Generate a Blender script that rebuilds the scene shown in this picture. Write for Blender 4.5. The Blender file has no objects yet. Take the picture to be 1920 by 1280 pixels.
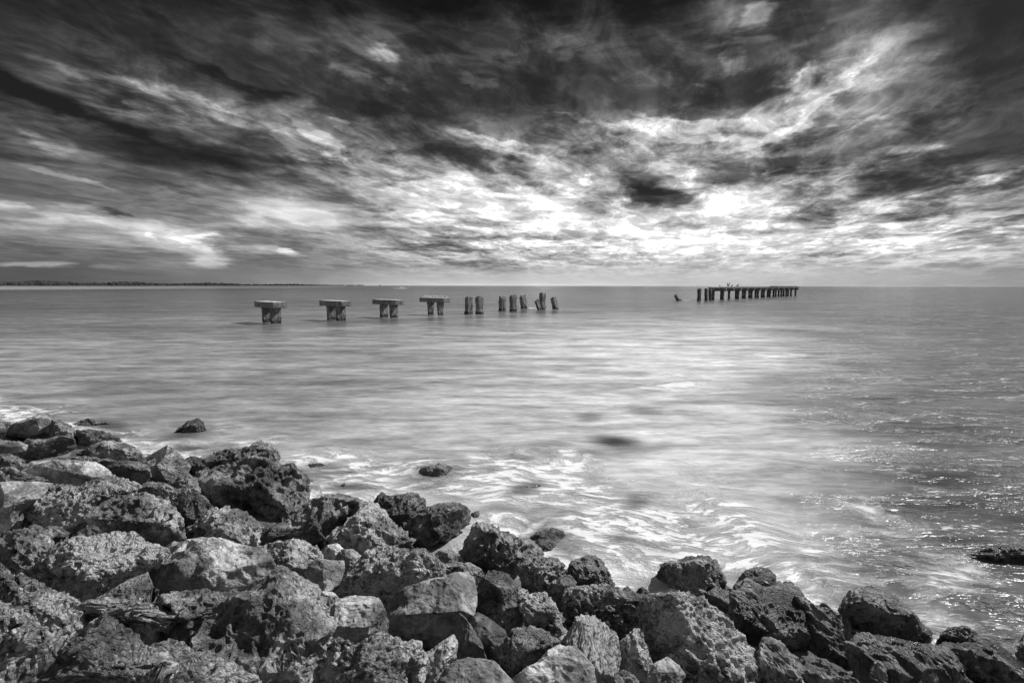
import bpy, bmesh, math, random
import numpy as np
from mathutils import Matrix, Vector

R = math.radians
scene = bpy.context.scene
COL = scene.collection

# ------------------------------------------------------------------ camera
CAM_H = 3.3
PITCH = 6.21
ROLL = 0.10
FPX = 960.0                      # focal length in pixels of a 1920 px wide frame
cam_data = bpy.data.cameras.new("camera")
cam_data.sensor_width = 36.0
cam_data.lens = 18.0
cam_data.clip_start = 0.05
cam_data.clip_end = 60000.0
cam = bpy.data.objects.new("camera", cam_data)
COL.objects.link(cam)
CM = (Matrix.Rotation(R(90 - PITCH), 4, 'X') @ Matrix.Rotation(R(ROLL), 4, 'Z'))
cam.matrix_world = Matrix.Translation((0, 0, CAM_H)) @ CM
scene.camera = cam
CR = np.array(CM.to_3x3())       # camera axes as columns

# ------------------------------------------------------------------ sun
SUN_AZ, SUN_EL = 57.0, 42.0      # degrees right of the view direction (+Y), above the horizon
sd = bpy.data.lights.new("sun", 'SUN')
sd.energy = 4.9
sd.angle = R(0.6)
sd.color = (1.0, 1.0, 1.0)       # black and white photograph
sun = bpy.data.objects.new("sun", sd)
COL.objects.link(sun)
svec = Vector((math.sin(R(SUN_AZ)) * math.cos(R(SUN_EL)), math.cos(R(SUN_AZ)) * math.cos(R(SUN_EL)), math.sin(R(SUN_EL))))
sun.rotation_euler = svec.to_track_quat('Z', 'Y').to_euler()

# ------------------------------------------------------------------ view
vs = scene.view_settings
vs.view_transform = 'Standard'
vs.look = 'None'
vs.exposure = 0.0
vs.gamma = 1.0
scene.cycles.use_denoising = True
scene.cycles.max_bounces = 5
scene.cycles.sample_clamp_indirect = 6.0
scene.cycles.sample_clamp_direct = 5.0

# ------------------------------------------------------------------ node helper
class NT:
    def __init__(self, tree):
        self.t = tree
        self.n = tree.nodes
        self.l = tree.links
    def node(self, typ, **kw):
        nd = self.n.new(typ)
        for k, v in kw.items():
            setattr(nd, k, v)
        return nd
    def put(self, sock, v):
        if isinstance(v, bpy.types.NodeSocket):
            self.l.new(v, sock)
        else:
            sock.default_value = v
    def math(self, op, a, b=None, c=None, clamp=False):
        nd = self.node('ShaderNodeMath', operation=op, use_clamp=clamp)
        self.put(nd.inputs[0], a)
        if b is not None: self.put(nd.inputs[1], b)
        if c is not None: self.put(nd.inputs[2], c)
        return nd.outputs[0]
    def vmath(self, op, a, b=None, scale=None):
        nd = self.node('ShaderNodeVectorMath', operation=op)
        self.put(nd.inputs[0], a)
        if b is not None: self.put(nd.inputs[1], b)
        if scale is not None: self.put(nd.inputs['Scale'], scale)
        return nd.outputs[0]
    def xyz(self, v):
        nd = self.node('ShaderNodeSeparateXYZ'); self.put(nd.inputs[0], v)
        return nd.outputs
    def comb(self, x=0.0, y=0.0, z=0.0):
        nd = self.node('ShaderNodeCombineXYZ')
        for i, v in enumerate((x, y, z)): self.put(nd.inputs[i], v)
        return nd.outputs[0]
    def mapping(self, v, loc=(0, 0, 0), rot=(0, 0, 0), scale=(1, 1, 1), typ='POINT'):
        nd = self.node('ShaderNodeMapping', vector_type=typ)
        self.put(nd.inputs['Vector'], v)
        nd.inputs['Location'].default_value = loc
        nd.inputs['Rotation'].default_value = rot
        nd.inputs['Scale'].default_value = scale
        return nd.outputs[0]
    def noise(self, v, scale=1.0, detail=4.0, rough=0.5, lac=2.0, dist=0.0, color=False, typ='FBM', norm=True):
        nd = self.node('ShaderNodeTexNoise')
        nd.noise_type = typ
        if typ == 'FBM': nd.normalize = norm
        self.put(nd.inputs['Vector'], v)
        self.put(nd.inputs['Scale'], scale)
        nd.inputs['Detail'].default_value = detail
        nd.inputs['Roughness'].default_value = rough
        nd.inputs['Lacunarity'].default_value = lac
        nd.inputs['Distortion'].default_value = dist
        return nd.outputs['Color' if color else 0]
    def voronoi(self, v, scale=1.0, feature='F1', out='Distance', rnd=1.0):
        nd = self.node('ShaderNodeTexVoronoi', feature=feature)
        self.put(nd.inputs['Vector'], v)
        self.put(nd.inputs['Scale'], scale)
        nd.inputs['Randomness'].default_value = rnd
        return nd.outputs[out]
    def ramp(self, v, a, b, lo=0.0, hi=1.0, smooth=True):
        nd = self.node('ShaderNodeMapRange', interpolation_type='SMOOTHSTEP' if smooth else 'LINEAR')
        self.put(nd.inputs['Value'], v)
        self.put(nd.inputs['From Min'], a); self.put(nd.inputs['From Max'], b)
        self.put(nd.inputs['To Min'], lo); self.put(nd.inputs['To Max'], hi)
        return nd.outputs[0]
    def mix(self, f, a, b):
        nd = self.node('ShaderNodeMix', data_type='FLOAT')
        self.put(nd.inputs['Factor'], f); self.put(nd.inputs['A'], a); self.put(nd.inputs['B'], b)
        return nd.outputs['Result']
    def curve(self, v, ys):
        nd = self.node('ShaderNodeFloatCurve')
        c = nd.mapping.curves[0]
        n = len(ys)
        while len(c.points) < n:
            c.points.new(0.5, 0.5)
        for i, y in enumerate(ys):
            c.points[i].location = (i / (n - 1), float(y))
        nd.mapping.update()
        self.put(nd.inputs['Value'], v)
        return nd.outputs[0]
    def attr(self, name):
        nd = self.node('ShaderNodeAttribute', attribute_name=name)
        return nd.outputs['Fac']

def ray(px, py):
    """world direction through a point of the 1920x1280 frame"""
    d = np.array([(px - 960.0) / FPX, -(py - 640.0) / FPX, -1.0])
    return CR @ d
def on_z(px, py, z=0.0):
    d = ray(px, py)
    t = (z - CAM_H) / d[2]
    return np.array([d[0] * t, d[1] * t, z])
def to_px(p):
    q = CR.T @ (np.asarray(p, float) - np.array([0, 0, CAM_H]))
    return 960 + FPX * q[0] / -q[2], 640 - FPX * q[1] / -q[2]

# ------------------------------------------------------------------ world: overcast, breaking sky
SKX = [48 + 96 * i for i in range(20)]
SKY_ = [8, 50, 100, 150, 200, 250, 300, 350, 400, 450, 500, 532]
SKV = np.array([
 [0.05,0.06,0.07,0.08,0.07,0.08,0.09,0.10,0.10,0.10,0.10,0.10,0.11,0.12,0.32,0.12,0.22,0.22,0.10,0.06],
 [0.16,0.17,0.18,0.18,0.18,0.19,0.22,0.23,0.23,0.23,0.23,0.23,0.23,0.24,0.46,0.23,0.36,0.38,0.18,0.14],
 [0.18,0.21,0.19,0.20,0.19,0.21,0.24,0.42,0.28,0.24,0.24,0.24,0.24,0.26,0.38,0.24,0.46,0.50,0.21,0.16],
 [0.19,0.30,0.24,0.23,0.16,0.17,0.23,0.23,0.18,0.19,0.23,0.24,0.24,0.26,0.26,0.50,0.42,0.48,0.21,0.15],
 [0.18,0.27,0.48,0.44,0.46,0.36,0.24,0.16,0.16,0.19,0.21,0.23,0.24,0.24,0.34,0.42,0.62,0.42,0.21,0.16],
 [0.27,0.21,0.24,0.30,0.40,0.52,0.44,0.32,0.29,0.36,0.34,0.36,0.62,0.68,0.74,0.62,0.40,0.38,0.27,0.17],
 [0.29,0.42,0.23,0.19,0.18,0.27,0.52,0.36,0.38,0.42,0.62,0.48,0.52,0.66,0.60,0.29,0.40,0.42,0.34,0.24],
 [0.34,0.30,0.42,0.46,0.40,0.52,0.42,0.62,0.72,0.79,0.77,0.61,0.29,0.74,0.80,0.76,0.63,0.28,0.38,0.46],
 [0.55,0.61,0.55,0.47,0.53,0.88,0.84,0.56,0.81,0.89,0.95,0.95,0.89,0.86,0.86,0.70,0.61,0.62,0.58,0.52],
 [0.49,0.55,0.55,0.67,0.51,0.48,0.50,0.60,0.61,0.65,0.83,0.87,0.87,0.93,0.94,0.89,0.87,0.82,0.80,0.66],
 [0.35,0.35,0.39,0.45,0.47,0.48,0.55,0.58,0.60,0.60,0.66,0.68,0.72,0.76,0.82,0.78,0.72,0.70,0.68,0.60],
 [0.35,0.38,0.42,0.48,0.52,0.58,0.65,0.75,0.85,0.89,0.91,0.89,0.86,0.81,0.78,0.76,0.73,0.70,0.68,0.62]])

def az_el(px, py):
    d = ray(px, py)
    return math.degrees(math.atan2(d[0], d[1])), math.degrees(math.atan2(d[2], math.hypot(d[0], d[1])))

AZ0, AZ1, EL0, EL1 = -62.0, 62.0, 0.0, 34.0
def sky_grid():
    NA, NE = 43, 25
    g = np.zeros((NE, NA))
    for j in range(NE):
        el = EL0 + (EL1 - EL0) * j / (NE - 1)
        for i in range(NA):
            az = AZ0 + (AZ1 - AZ0) * i / (NA - 1)
            a, e = R(az), R(el)
            p = (math.sin(a) * math.cos(e), math.cos(a) * math.cos(e), CAM_H + math.sin(e))
            x, y = to_px(p)
            x = min(max(x, SKX[0]), SKX[-1]); y = min(max(y, SKY_[0]), SKY_[-1])
            fx = (x - SKX[0]) / 96.0; ix = min(int(fx), 18); fx -= ix
            iy = max(k for k in range(len(SKY_) - 1) if SKY_[k] <= y + 1e-6)
            fy = (y - SKY_[iy]) / (SKY_[iy + 1] - SKY_[iy])
            v = ((SKV[iy, ix] * (1 - fx) + SKV[iy, ix + 1] * fx) * (1 - fy) + (SKV[iy + 1, ix] * (1 - fx) + SKV[iy + 1, ix + 1] * fx) * fy)
            g[j, i] = v
    return g

# (x, y, half width, half height, tilt in degrees (clockwise in the picture), strength)
SKY_BLOBS = [
 (150, 425, 190, 26, 6, .11), (330, 455, 130, 26, 14, .13), (60, 470, 120, 10, 0, -.08), (1360, 350, 60, 20, 0, -.14), (1405, 395, 40, 10, 0, -.10),
 (20, 386, 30, 8, 0, .12), (75, 408, 26, 7, 6, .10), (180, 412, 34, 12, 8, .10), (255, 420, 36, 14, 10, .10), (335, 432, 24, 12, 0, .12), (388, 444, 24, 14, 0, .16), (352, 452, 30, 16, 0, .12), (405, 462, 20, 12, 0, .10),
 (460, 468, 46, 6, 8, .18), (525, 470, 20, 5, 0, .22), (392, 492, 46, 14, 0, .16), (290, 440, 20, 6, 20, .12), (200, 400, 22, 5, 12, -.16), (50, 497, 80, 5, 0, .16), (215, 500, 40, 4, 0, .10), (120, 450, 160, 16, 0, -.06),
 (1490, 150, 30, 14, -35, .26), (1540, 178, 30, 12, -20, .24), (1575, 150, 24, 12, -30, .2), (1525, 110, 45, 26, 10, -.22), (1508, 55, 50, 26, 0, -.16), (1590, 190, 50, 12, -10, -.16),
 (1500, 245, 60, 22, -25, .14), (1250, 225, 90, 6, 8, .22), (1330, 262, 120, 8, 8, .20), (1180, 262, 60, 6, 16, .16), (1090, 228, 90, 5, 10, .12),
 (560, 100, 90, 40, 20, .05), (520, 60, 60, 30, 0, .08), (450, 155, 110, 12, 12, -.10), (590, 120, 30, 40, 10, -.10), (960, 320, 80, 12, 0, -.12), (1200, 262, 70, 12, 10, -.14),
 (60, 420, 60, 16, 0, .10), (280, 430, 90, 26, 10, .10), (520, 440, 60, 20, 0, -.08), (350, 300, 160, 22, 4, -.10), (100, 270, 60, 16, 20, .14), (640, 300, 60, 12, 30, .2), (560, 290, 60, 10, 20, .1),
 (880, 262, 70, 12, 8, .16), (960, 280, 40, 8, 20, .14),
 (1235, 368, 75, 26, 6, -.60), (1190, 345, 40, 16, 20, -.30), (1455, 303, 60, 14, 0, -.34), (1545, 415, 50, 14, 0, -.34), (1640, 352, 90, 30, -6, -.30),
 (1475, 405, 50, 8, 0, -.2), (1420, 437, 40, 6, 0, -.25), (1270, 424, 60, 8, 0, -.2), (1545, 476, 60, 8, 0, -.2),
 (722, 108, 38, 22, 15, .26), (1372, 118, 30, 34, 0, .24), (1415, 38, 45, 38, -20, .20), (1515, 150, 30, 60, 25, .22),
 (1590, 160, 80, 16, -38, .26), (1530, 215, 70, 12, -30, .22), (1620, 165, 60, 20, -10, .10),
 (575, 408, 90, 15, 4, .12), (690, 415, 50, 10, 3, .12), (520, 470, 70, 7, 7, .30), (385, 452, 40, 26, 20, .22), (400, 485, 50, 20, 0, .14),
 (120, 400, 60, 18, 0, .10), (200, 398, 40, 7, 12, -.30), (60, 496, 90, 6, 0, .14), (20, 390, 40, 10, 0, .12),
 (150, 205, 190, 26, 20, -.26), (60, 170, 120, 22, 18, -.20), (330, 275, 200, 30, 8, -.12), (470, 300, 120, 28, 5, -.16),
 (230, 165, 170, 18, 16, .16), (390, 205, 150, 20, 14, .20), (600, 265, 110, 16, 24, .24), (640, 240, 50, 10, 20, .16),
 (470, 165, 130, 20, 10, -.16), (700, 210, 120, 26, 14, -.10), (620, 205, 60, 16, 30, -.12), (260, 200, 40, 8, 12, -.22), (370, 215, 50, 14, 10, -.14), (510, 225, 50, 16, 30, -.16),
 (1300, 240, 150, 16, 6, .24), (1180, 238, 60, 8, 4, .12), (1470, 262, 70, 10, -6, .20), (1480, 235, 40, 8, -12, .2), (1520, 200, 40, 18, -30, .16),
 (1700, 280, 80, 20, -8, .20), (1620, 235, 60, 10, -4, .2), (1560, 245, 90, 22, -10, -.16),
 (1800, 350, 170, 8, -14, .26), (1880, 330, 90, 7, -18, .16), (1760, 305, 140, 16, -10, -.20), (1860, 385, 100, 12, -4, -.16), (1780, 408, 120, 10, -3, .12),
 (1720, 400, 90, 14, -4, -.2), (1740, 445, 160, 8, -3, .14), (1000, 310, 60, 22, 0, .2), (1075, 345, 40, 26, 0, .18), (1010, 350, 40, 22, 10, -.22), (1130, 305, 90, 18, 14, -.20),
 (960, 285, 60, 8, 12, .14), (930, 262, 80, 6, 10, .2), (880, 290, 50, 10, 0, -.14), (860, 330, 180, 9, 2, .16), (1040, 445, 60, 6, 4, -.16), (760, 445, 120, 7, 2, -.14), (840, 470, 140, 8, 0, -.10),
 (480, 345, 70, 12, 8, -.14), (620, 370, 90, 10, 5, -.12), (330, 350, 70, 9, 14, -.18), (120, 330, 100, 8, 12, .16), (1200, 470, 200, 6, 0, .10), (1640, 470, 170, 5, 0, .10),
 (660, 130, 60, 16, 12, .10), (880, 150, 40, 10, 10, .14), (730, 160, 40, 10, 24, .12), (1320, 170, 40, 6, 18, .12), (1230, 150, 40, 30, 0, .06), (1080, 100, 80, 40, 0, .04),
]

def build_world():
    w = bpy.data.worlds.new("World")
    scene.world = w
    w.use_nodes = True
    w.node_tree.nodes.clear()
    T = NT(w.node_tree)
    out = T.node('ShaderNodeOutputWorld')
    bg = T.node('ShaderNodeBackground')
    T.l.new(bg.outputs[0], out.inputs[0])
    bg.inputs['Strength'].default_value = 0.1
    sky = T.node('ShaderNodeTexSky', sky_type='NISHITA')
    sky.sun_disc = False
    sky.sun_elevation = R(SUN_EL)
    sky.sun_rotation = R(SUN_AZ)
    bw = T.node('ShaderNodeRGBToBW'); T.l.new(sky.outputs[0], bw.inputs[0])
    co = T.node('ShaderNodeTexCoord')
    d = T.vmath('NORMALIZE', co.outputs['Generated'])
    x, y, z = T.xyz(d)
    az = T.math('MULTIPLY', T.math('ARCTAN2', x, y), 57.29578)
    el = T.math('MULTIPLY', T.math('ARCSINE', z), 57.29578)
    # the cloud layer as seen from below: a plane overhead, streets of cloud running to az 22
    zz = T.math('ADD', T.math('MAXIMUM', z, 0.0), 0.10)
    px = T.math('DIVIDE', x, zz); py = T.math('DIVIDE', y, zz)
    P = T.comb(px, py, 0.3)
    a = R(22)
    S = T.mapping(P, rot=(0, 0, a), scale=(1, 1, 1))      # turns the streets onto +Y
    S1 = T.mapping(S, scale=(1.25, 0.60, 1))
    S2 = T.mapping(S, scale=(1.0, 0.62, 1), loc=(3.1, 7.7, 1.4))
    wn = T.noise(S2, 1.5, 8, 0.62, color=True)
    wx, wy, wz = T.xyz(T.vmath('SUBTRACT', wn, (0.5, 0.5, 0.5)))
    elf = T.ramp(el, 0.0, 16.0, 0.12, 1.0, smooth=False)
    # a second, finer warp in angle space makes billowing edges everywhere
    A = T.comb(T.math('MULTIPLY', az, 0.16), T.math('MULTIPLY', el, 0.42), 0.0)
    wn2 = T.noise(A, 1.0, 5, 0.6, color=True)
    ux, uy, uz = T.xyz(T.vmath('SUBTRACT', wn2, (0.5, 0.5, 0.5)))
    azw = T.math('ADD', az, T.math('ADD', T.math('MULTIPLY', wx, 9.0), T.math('MULTIPLY', ux, 7.0)))
    elw = T.math('ADD', el, T.math('MULTIPLY', elf, T.math('ADD', T.math('MULTIPLY', wy, 5.0), T.math('MULTIPLY', uy, 3.6))))
    g = sky_grid()
    U, s, Vt = np.linalg.svd(g - g.mean(), full_matrices=False)
    ta = T.ramp(azw, AZ0, AZ1, 0, 1, smooth=False)
    te = T.ramp(elw, EL0, EL1, 0, 1, smooth=False)
    acc = T.math('ADD', float(g.mean()), 0.0)
    for k in range(9):
        u = U[:, k]; v = Vt[k]
        ul, uh = u.min(), u.max(); vl, vh = v.min(), v.max()
        cu = T.math('MULTIPLY_ADD', T.curve(te, (u - ul) / (uh - ul)), float(uh - ul), float(ul))
        cv = T.math('MULTIPLY_ADD', T.curve(ta, (v - vl) / (vh - vl)), float((vh - vl) * s[k]), float(vl * s[k]))
        acc = T.math('MULTIPLY_ADD', cu, cv, acc)
    # single clouds and dark gaps
    W = T.comb(T.math('ADD', az, T.math('ADD', T.math('MULTIPLY', wx, 5.0), T.math('MULTIPLY', ux, 7.0))),
               T.math('ADD', el, T.math('MULTIPLY', elf, T.math('ADD', T.math('MULTIPLY', wy, 3.0), T.math('MULTIPLY', uy, 3.6)))), 0.0)
    for (bx, by, rx, ry, tilt, amp) in SKY_BLOBS:
        a0, e0 = az_el(bx, by)
        a1, _ = az_el(bx + rx, by); a2, _ = az_el(bx - rx, by)
        _, e1 = az_el(bx, by - ry); _, e2 = az_el(bx, by + ry)
        sx = max(abs(a1 - a2) / 2, .3) * 1.5; sy = max(abs(e1 - e2) / 2, .2) * 1.5
        m = T.mapping(W, loc=(a0, e0, 0), rot=(0, 0, R(-tilt)), scale=(sx, sy, 1), typ='TEXTURE')
        gr = T.node('ShaderNodeTexGradient', gradient_type='QUADRATIC_SPHERE')
        T.l.new(m, gr.inputs[0])
        acc = T.math('MULTIPLY_ADD', T.ramp(gr.outputs['Fac'], 0.04, 0.42), amp * (0.90 if amp > 0 else 0.60), acc)
    # cloud bodies with an edge on one side, and thin wisps
    n1 = T.noise(S1, 1.9, 10, 0.63, dist=0.4)
    n2 = T.noise(T.comb(T.math('MULTIPLY', az, 0.075), T.math('MULTIPLY', el, T.ramp(el, 6.0, 22.0, 0.62, 0.30, smooth=False)), 2.0), 2.2, 8, 0.56, dist=0.3)
    n3 = T.noise(T.mapping(S, scale=(2.6, 1.5, 1), loc=(9, 2, 4)), 2.0, 6, 0.60, dist=0.8)
    b1 = T.math('SUBTRACT', T.ramp(n1, 0.43, 0.57), 0.5)
    b2 = T.math('SUBTRACT', T.ramp(n2, 0.42, 0.58), 0.5)
    b3 = T.math('SUBTRACT', T.ramp(n3, 0.40, 0.60), 0.5)
    rim = T.math('MAXIMUM', T.ramp(T.math('ABSOLUTE', T.math('SUBTRACT', n1, 0.565)), 0.030, 0.0), T.ramp(T.math('ABSOLUTE', T.math('SUBTRACT', n3, 0.585)), 0.030, 0.0))
    n1 = T.math('SUBTRACT', n1, 0.5)
    lowc = T.ramp(el, 0.4, 4.0, 0.06, 1.0)
    calm = T.math('MULTIPLY', T.ramp(az, -6.0, -22.0, 0.0, 0.62), T.ramp(el, 13.0, 8.0, 0.0, 1.0))
    lowc = T.math('MULTIPLY', lowc, T.math('SUBTRACT', 1.0, calm))
    amp1 = T.math('MULTIPLY', T.math('MULTIPLY', lowc, T.ramp(acc, 0.10, 0.60, 0.30, 1.0)), T.ramp(acc, 0.65, 0.95, 1.0, 0.72))
    acc = T.math('MULTIPLY_ADD', T.math('MULTIPLY', b1, 0.23), amp1, acc)
    acc = T.math('MULTIPLY_ADD', T.math('MULTIPLY', b2, 0.20), amp1, acc)
    acc = T.math('MULTIPLY_ADD', T.math('MULTIPLY', b3, 0.21), amp1, acc)
    acc = T.math('MULTIPLY_ADD', T.math('MULTIPLY', rim, 0.065), amp1, acc)
    b4 = T.math('SUBTRACT', T.noise(T.mapping(S, scale=(5.5, 4.2, 1), loc=(2, 5, 1)), 2.0, 5, 0.62, dist=0.6), 0.5)
    acc = T.math('MULTIPLY_ADD', T.math('MULTIPLY', b4, 0.34), amp1, acc)
    acc = T.math('MULTIPLY_ADD', T.math('MAXIMUM', T.math('SUBTRACT', acc, 0.96), 0.0), 2.5, acc)
    # away from the photographed part of the sky: plain broken cloud
    side = T.ramp(T.math('ABSOLUTE', az), 56.0, 85.0, 0.0, 1.0)
    high = T.ramp(el, 30.0, 50.0, 0.0, 1.0)
    oth = T.math('MAXIMUM', side, high)
    plain = T.math('MULTIPLY_ADD', n1, 0.5, T.ramp(T.math('ABSOLUTE', az), 70.0, 120.0, 0.40, 0.48))
    v = T.mix(oth, acc, plain)
    v = T.math('MINIMUM', T.math('MAXIMUM', v, 0.018), 1.7)
    v = T.math('SQRT', T.math('MULTIPLY_ADD', v, v, T.ramp(el, 22.0, 27.0, 0.016, 0.002)))
    lin = T.math('MULTIPLY', T.math('POWER', v, 2.25), 10.0)
    tot = T.mix(0.94, T.math('MULTIPLY', bw.outputs[0], 0.4), lin)
    T.l.new(tot, bg.inputs['Color'])
    w.cycles.sampling_method = 'MANUAL'
    w.cycles.sample_map_resolution = 512
build_world()

# ------------------------------------------------------------------ numpy noise
def _hash(ix, iy, iz, seed):
    h = (ix.astype(np.uint32) * np.uint32(374761393) + iy.astype(np.uint32) * np.uint32(668265263)
         + iz.astype(np.uint32) * np.uint32(2147483647) + np.uint32((seed * 974634777) & 0xffffffff))
    h = (h ^ (h >> np.uint32(13))) * np.uint32(1274126177)
    h ^= h >> np.uint32(16)
    h = h * np.uint32(2246822519)
    return h ^ (h >> np.uint32(15))
def perlin(p, seed=0):
    p = np.asarray(p, np.float32)
    f0 = np.floor(p); i = f0.astype(np.int64); f = p - f0
    u = f * f * f * (f * (f * 6 - 15) + 10)
    res = 0
    for dx in (0, 1):
        wx = u[:, 0] if dx else 1 - u[:, 0]
        for dy in (0, 1):
            wy = u[:, 1] if dy else 1 - u[:, 1]
            for dz in (0, 1):
                wz = u[:, 2] if dz else 1 - u[:, 2]
                h = _hash(i[:, 0] + dx, i[:, 1] + dy, i[:, 2] + dz, seed)
                gx = (h & np.uint32(1023)).astype(np.float32) / 511.5 - 1
                gy = ((h >> np.uint32(10)) & np.uint32(1023)).astype(np.float32) / 511.5 - 1
                gz = ((h >> np.uint32(20)) & np.uint32(1023)).astype(np.float32) / 511.5 - 1
                res = res + wx * wy * wz * (gx * (f[:, 0] - dx) + gy * (f[:, 1] - dy) + gz * (f[:, 2] - dz))
    return res
def fbm(p, octv=4, gain=0.5, lac=2.03, seed=0):
    s = 0; a = 1.0
    for k in range(octv):
        s = s + a * perlin(p * (lac ** k) + 17.3 * k, seed + k); a *= gain
    return s
def ridged(p, octv=4, gain=0.5, seed=0):
    s = 0; a = 1.0; w = 1.0
    for k in range(octv):
        n = 1 - np.abs(perlin(p * (2.07 ** k) + 9.1 * k, seed + k)) * 2.2
        n = np.clip(n, 0, 1) ** 2 * w
        s = s + a * n; w = np.clip(n * 1.6, 0, 1); a *= gain
    return s
def worley(p, seed=0):
    p = np.asarray(p, np.float32)
    i = np.floor(p).astype(np.int64); f = p - i
    best = np.full(len(p), 9.0, np.float32); sec = best.copy()
    for dx in (-1, 0, 1):
        for dy in (-1, 0, 1):
            for dz in (-1, 0, 1):
                h = _hash(i[:, 0] + dx, i[:, 1] + dy, i[:, 2] + dz, seed)
                qx = dx + (h & np.uint32(1023)).astype(np.float32) / 1023 - f[:, 0]
                qy = dy + ((h >> np.uint32(10)) & np.uint32(1023)).astype(np.float32) / 1023 - f[:, 1]
                qz = dz + ((h >> np.uint32(20)) & np.uint32(1023)).astype(np.float32) / 1023 - f[:, 2]
                d = qx * qx + qy * qy + qz * qz
                sec = np.minimum(sec, np.maximum(best, d)); best = np.minimum(best, d)
    return np.sqrt(best), np.sqrt(sec)
def sstep(a, b, x):
    t = np.clip((x - a) / (b - a), 0, 1)
    return t * t * (3 - 2 * t)

# ------------------------------------------------------------------ meshes and tags
def mesh_np(name, V, F, mat, smooth=True):
    """V (n,3), F (m,3|4) -> mesh data"""
    V = np.ascontiguousarray(V, np.float32); F = np.ascontiguousarray(F, np.int32)
    me = bpy.data.meshes.new(name)
    k = F.shape[1]
    me.vertices.add(len(V)); me.vertices.foreach_set('co', V.ravel())
    me.loops.add(F.size); me.loops.foreach_set('vertex_index', F.ravel())
    me.polygons.add(len(F))
    me.polygons.foreach_set('loop_start', np.arange(0, F.size, k, dtype=np.int32))
    me.polygons.foreach_set('loop_total', np.full(len(F), k, np.int32))
    me.update(calc_edges=True)
    me.polygons.foreach_set('use_smooth', np.full(len(F), smooth, bool))
    if mat: me.materials.append(mat)
    return me
def link(name, me, loc=(0, 0, 0), parent=None):
    o = bpy.data.objects.new(name, me)
    COL.objects.link(o)
    o.location = loc
    if parent: o.parent = parent
    return o
def tag(o, label=None, cat=None, group=None, kind=None):
    if label: o['label'] = label
    if cat: o['category'] = cat
    if group: o['group'] = group
    if kind: o['kind'] = kind
    return o
def add_attr(me, name, vals):
    at = me.attributes.new(name, 'FLOAT', 'POINT')
    at.data.foreach_set('value', np.ascontiguousarray(vals, np.float32))

_ico = {}
def ico(sub):
    if sub not in _ico:
        bm = bmesh.new()
        bmesh.ops.create_icosphere(bm, subdivisions=sub, radius=1.0)
        bm.verts.ensure_lookup_table()
        V = np.array([v.co[:] for v in bm.verts]); F = np.array([[v.index for v in f.verts] for f in bm.faces])
        bm.free()
        _ico[sub] = (V / np.linalg.norm(V, axis=1)[:, None], F)
    return _ico[sub]

# ------------------------------------------------------------------ materials
def new_mat(name):
    m = bpy.data.materials.new(name)
    m.use_nodes = True
    m.node_tree.nodes.clear()
    T = NT(m.node_tree)
    out = T.node('ShaderNodeOutputMaterial')
    bs = T.node('ShaderNodeBsdfPrincipled')
    T.l.new(bs.outputs[0], out.inputs[0])
    return m, T, bs, out
def grey(T, v):
    nd = T.node('ShaderNodeCombineColor')
    for i in range(3): T.put(nd.inputs[i], v)
    return nd.outputs[0]

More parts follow.
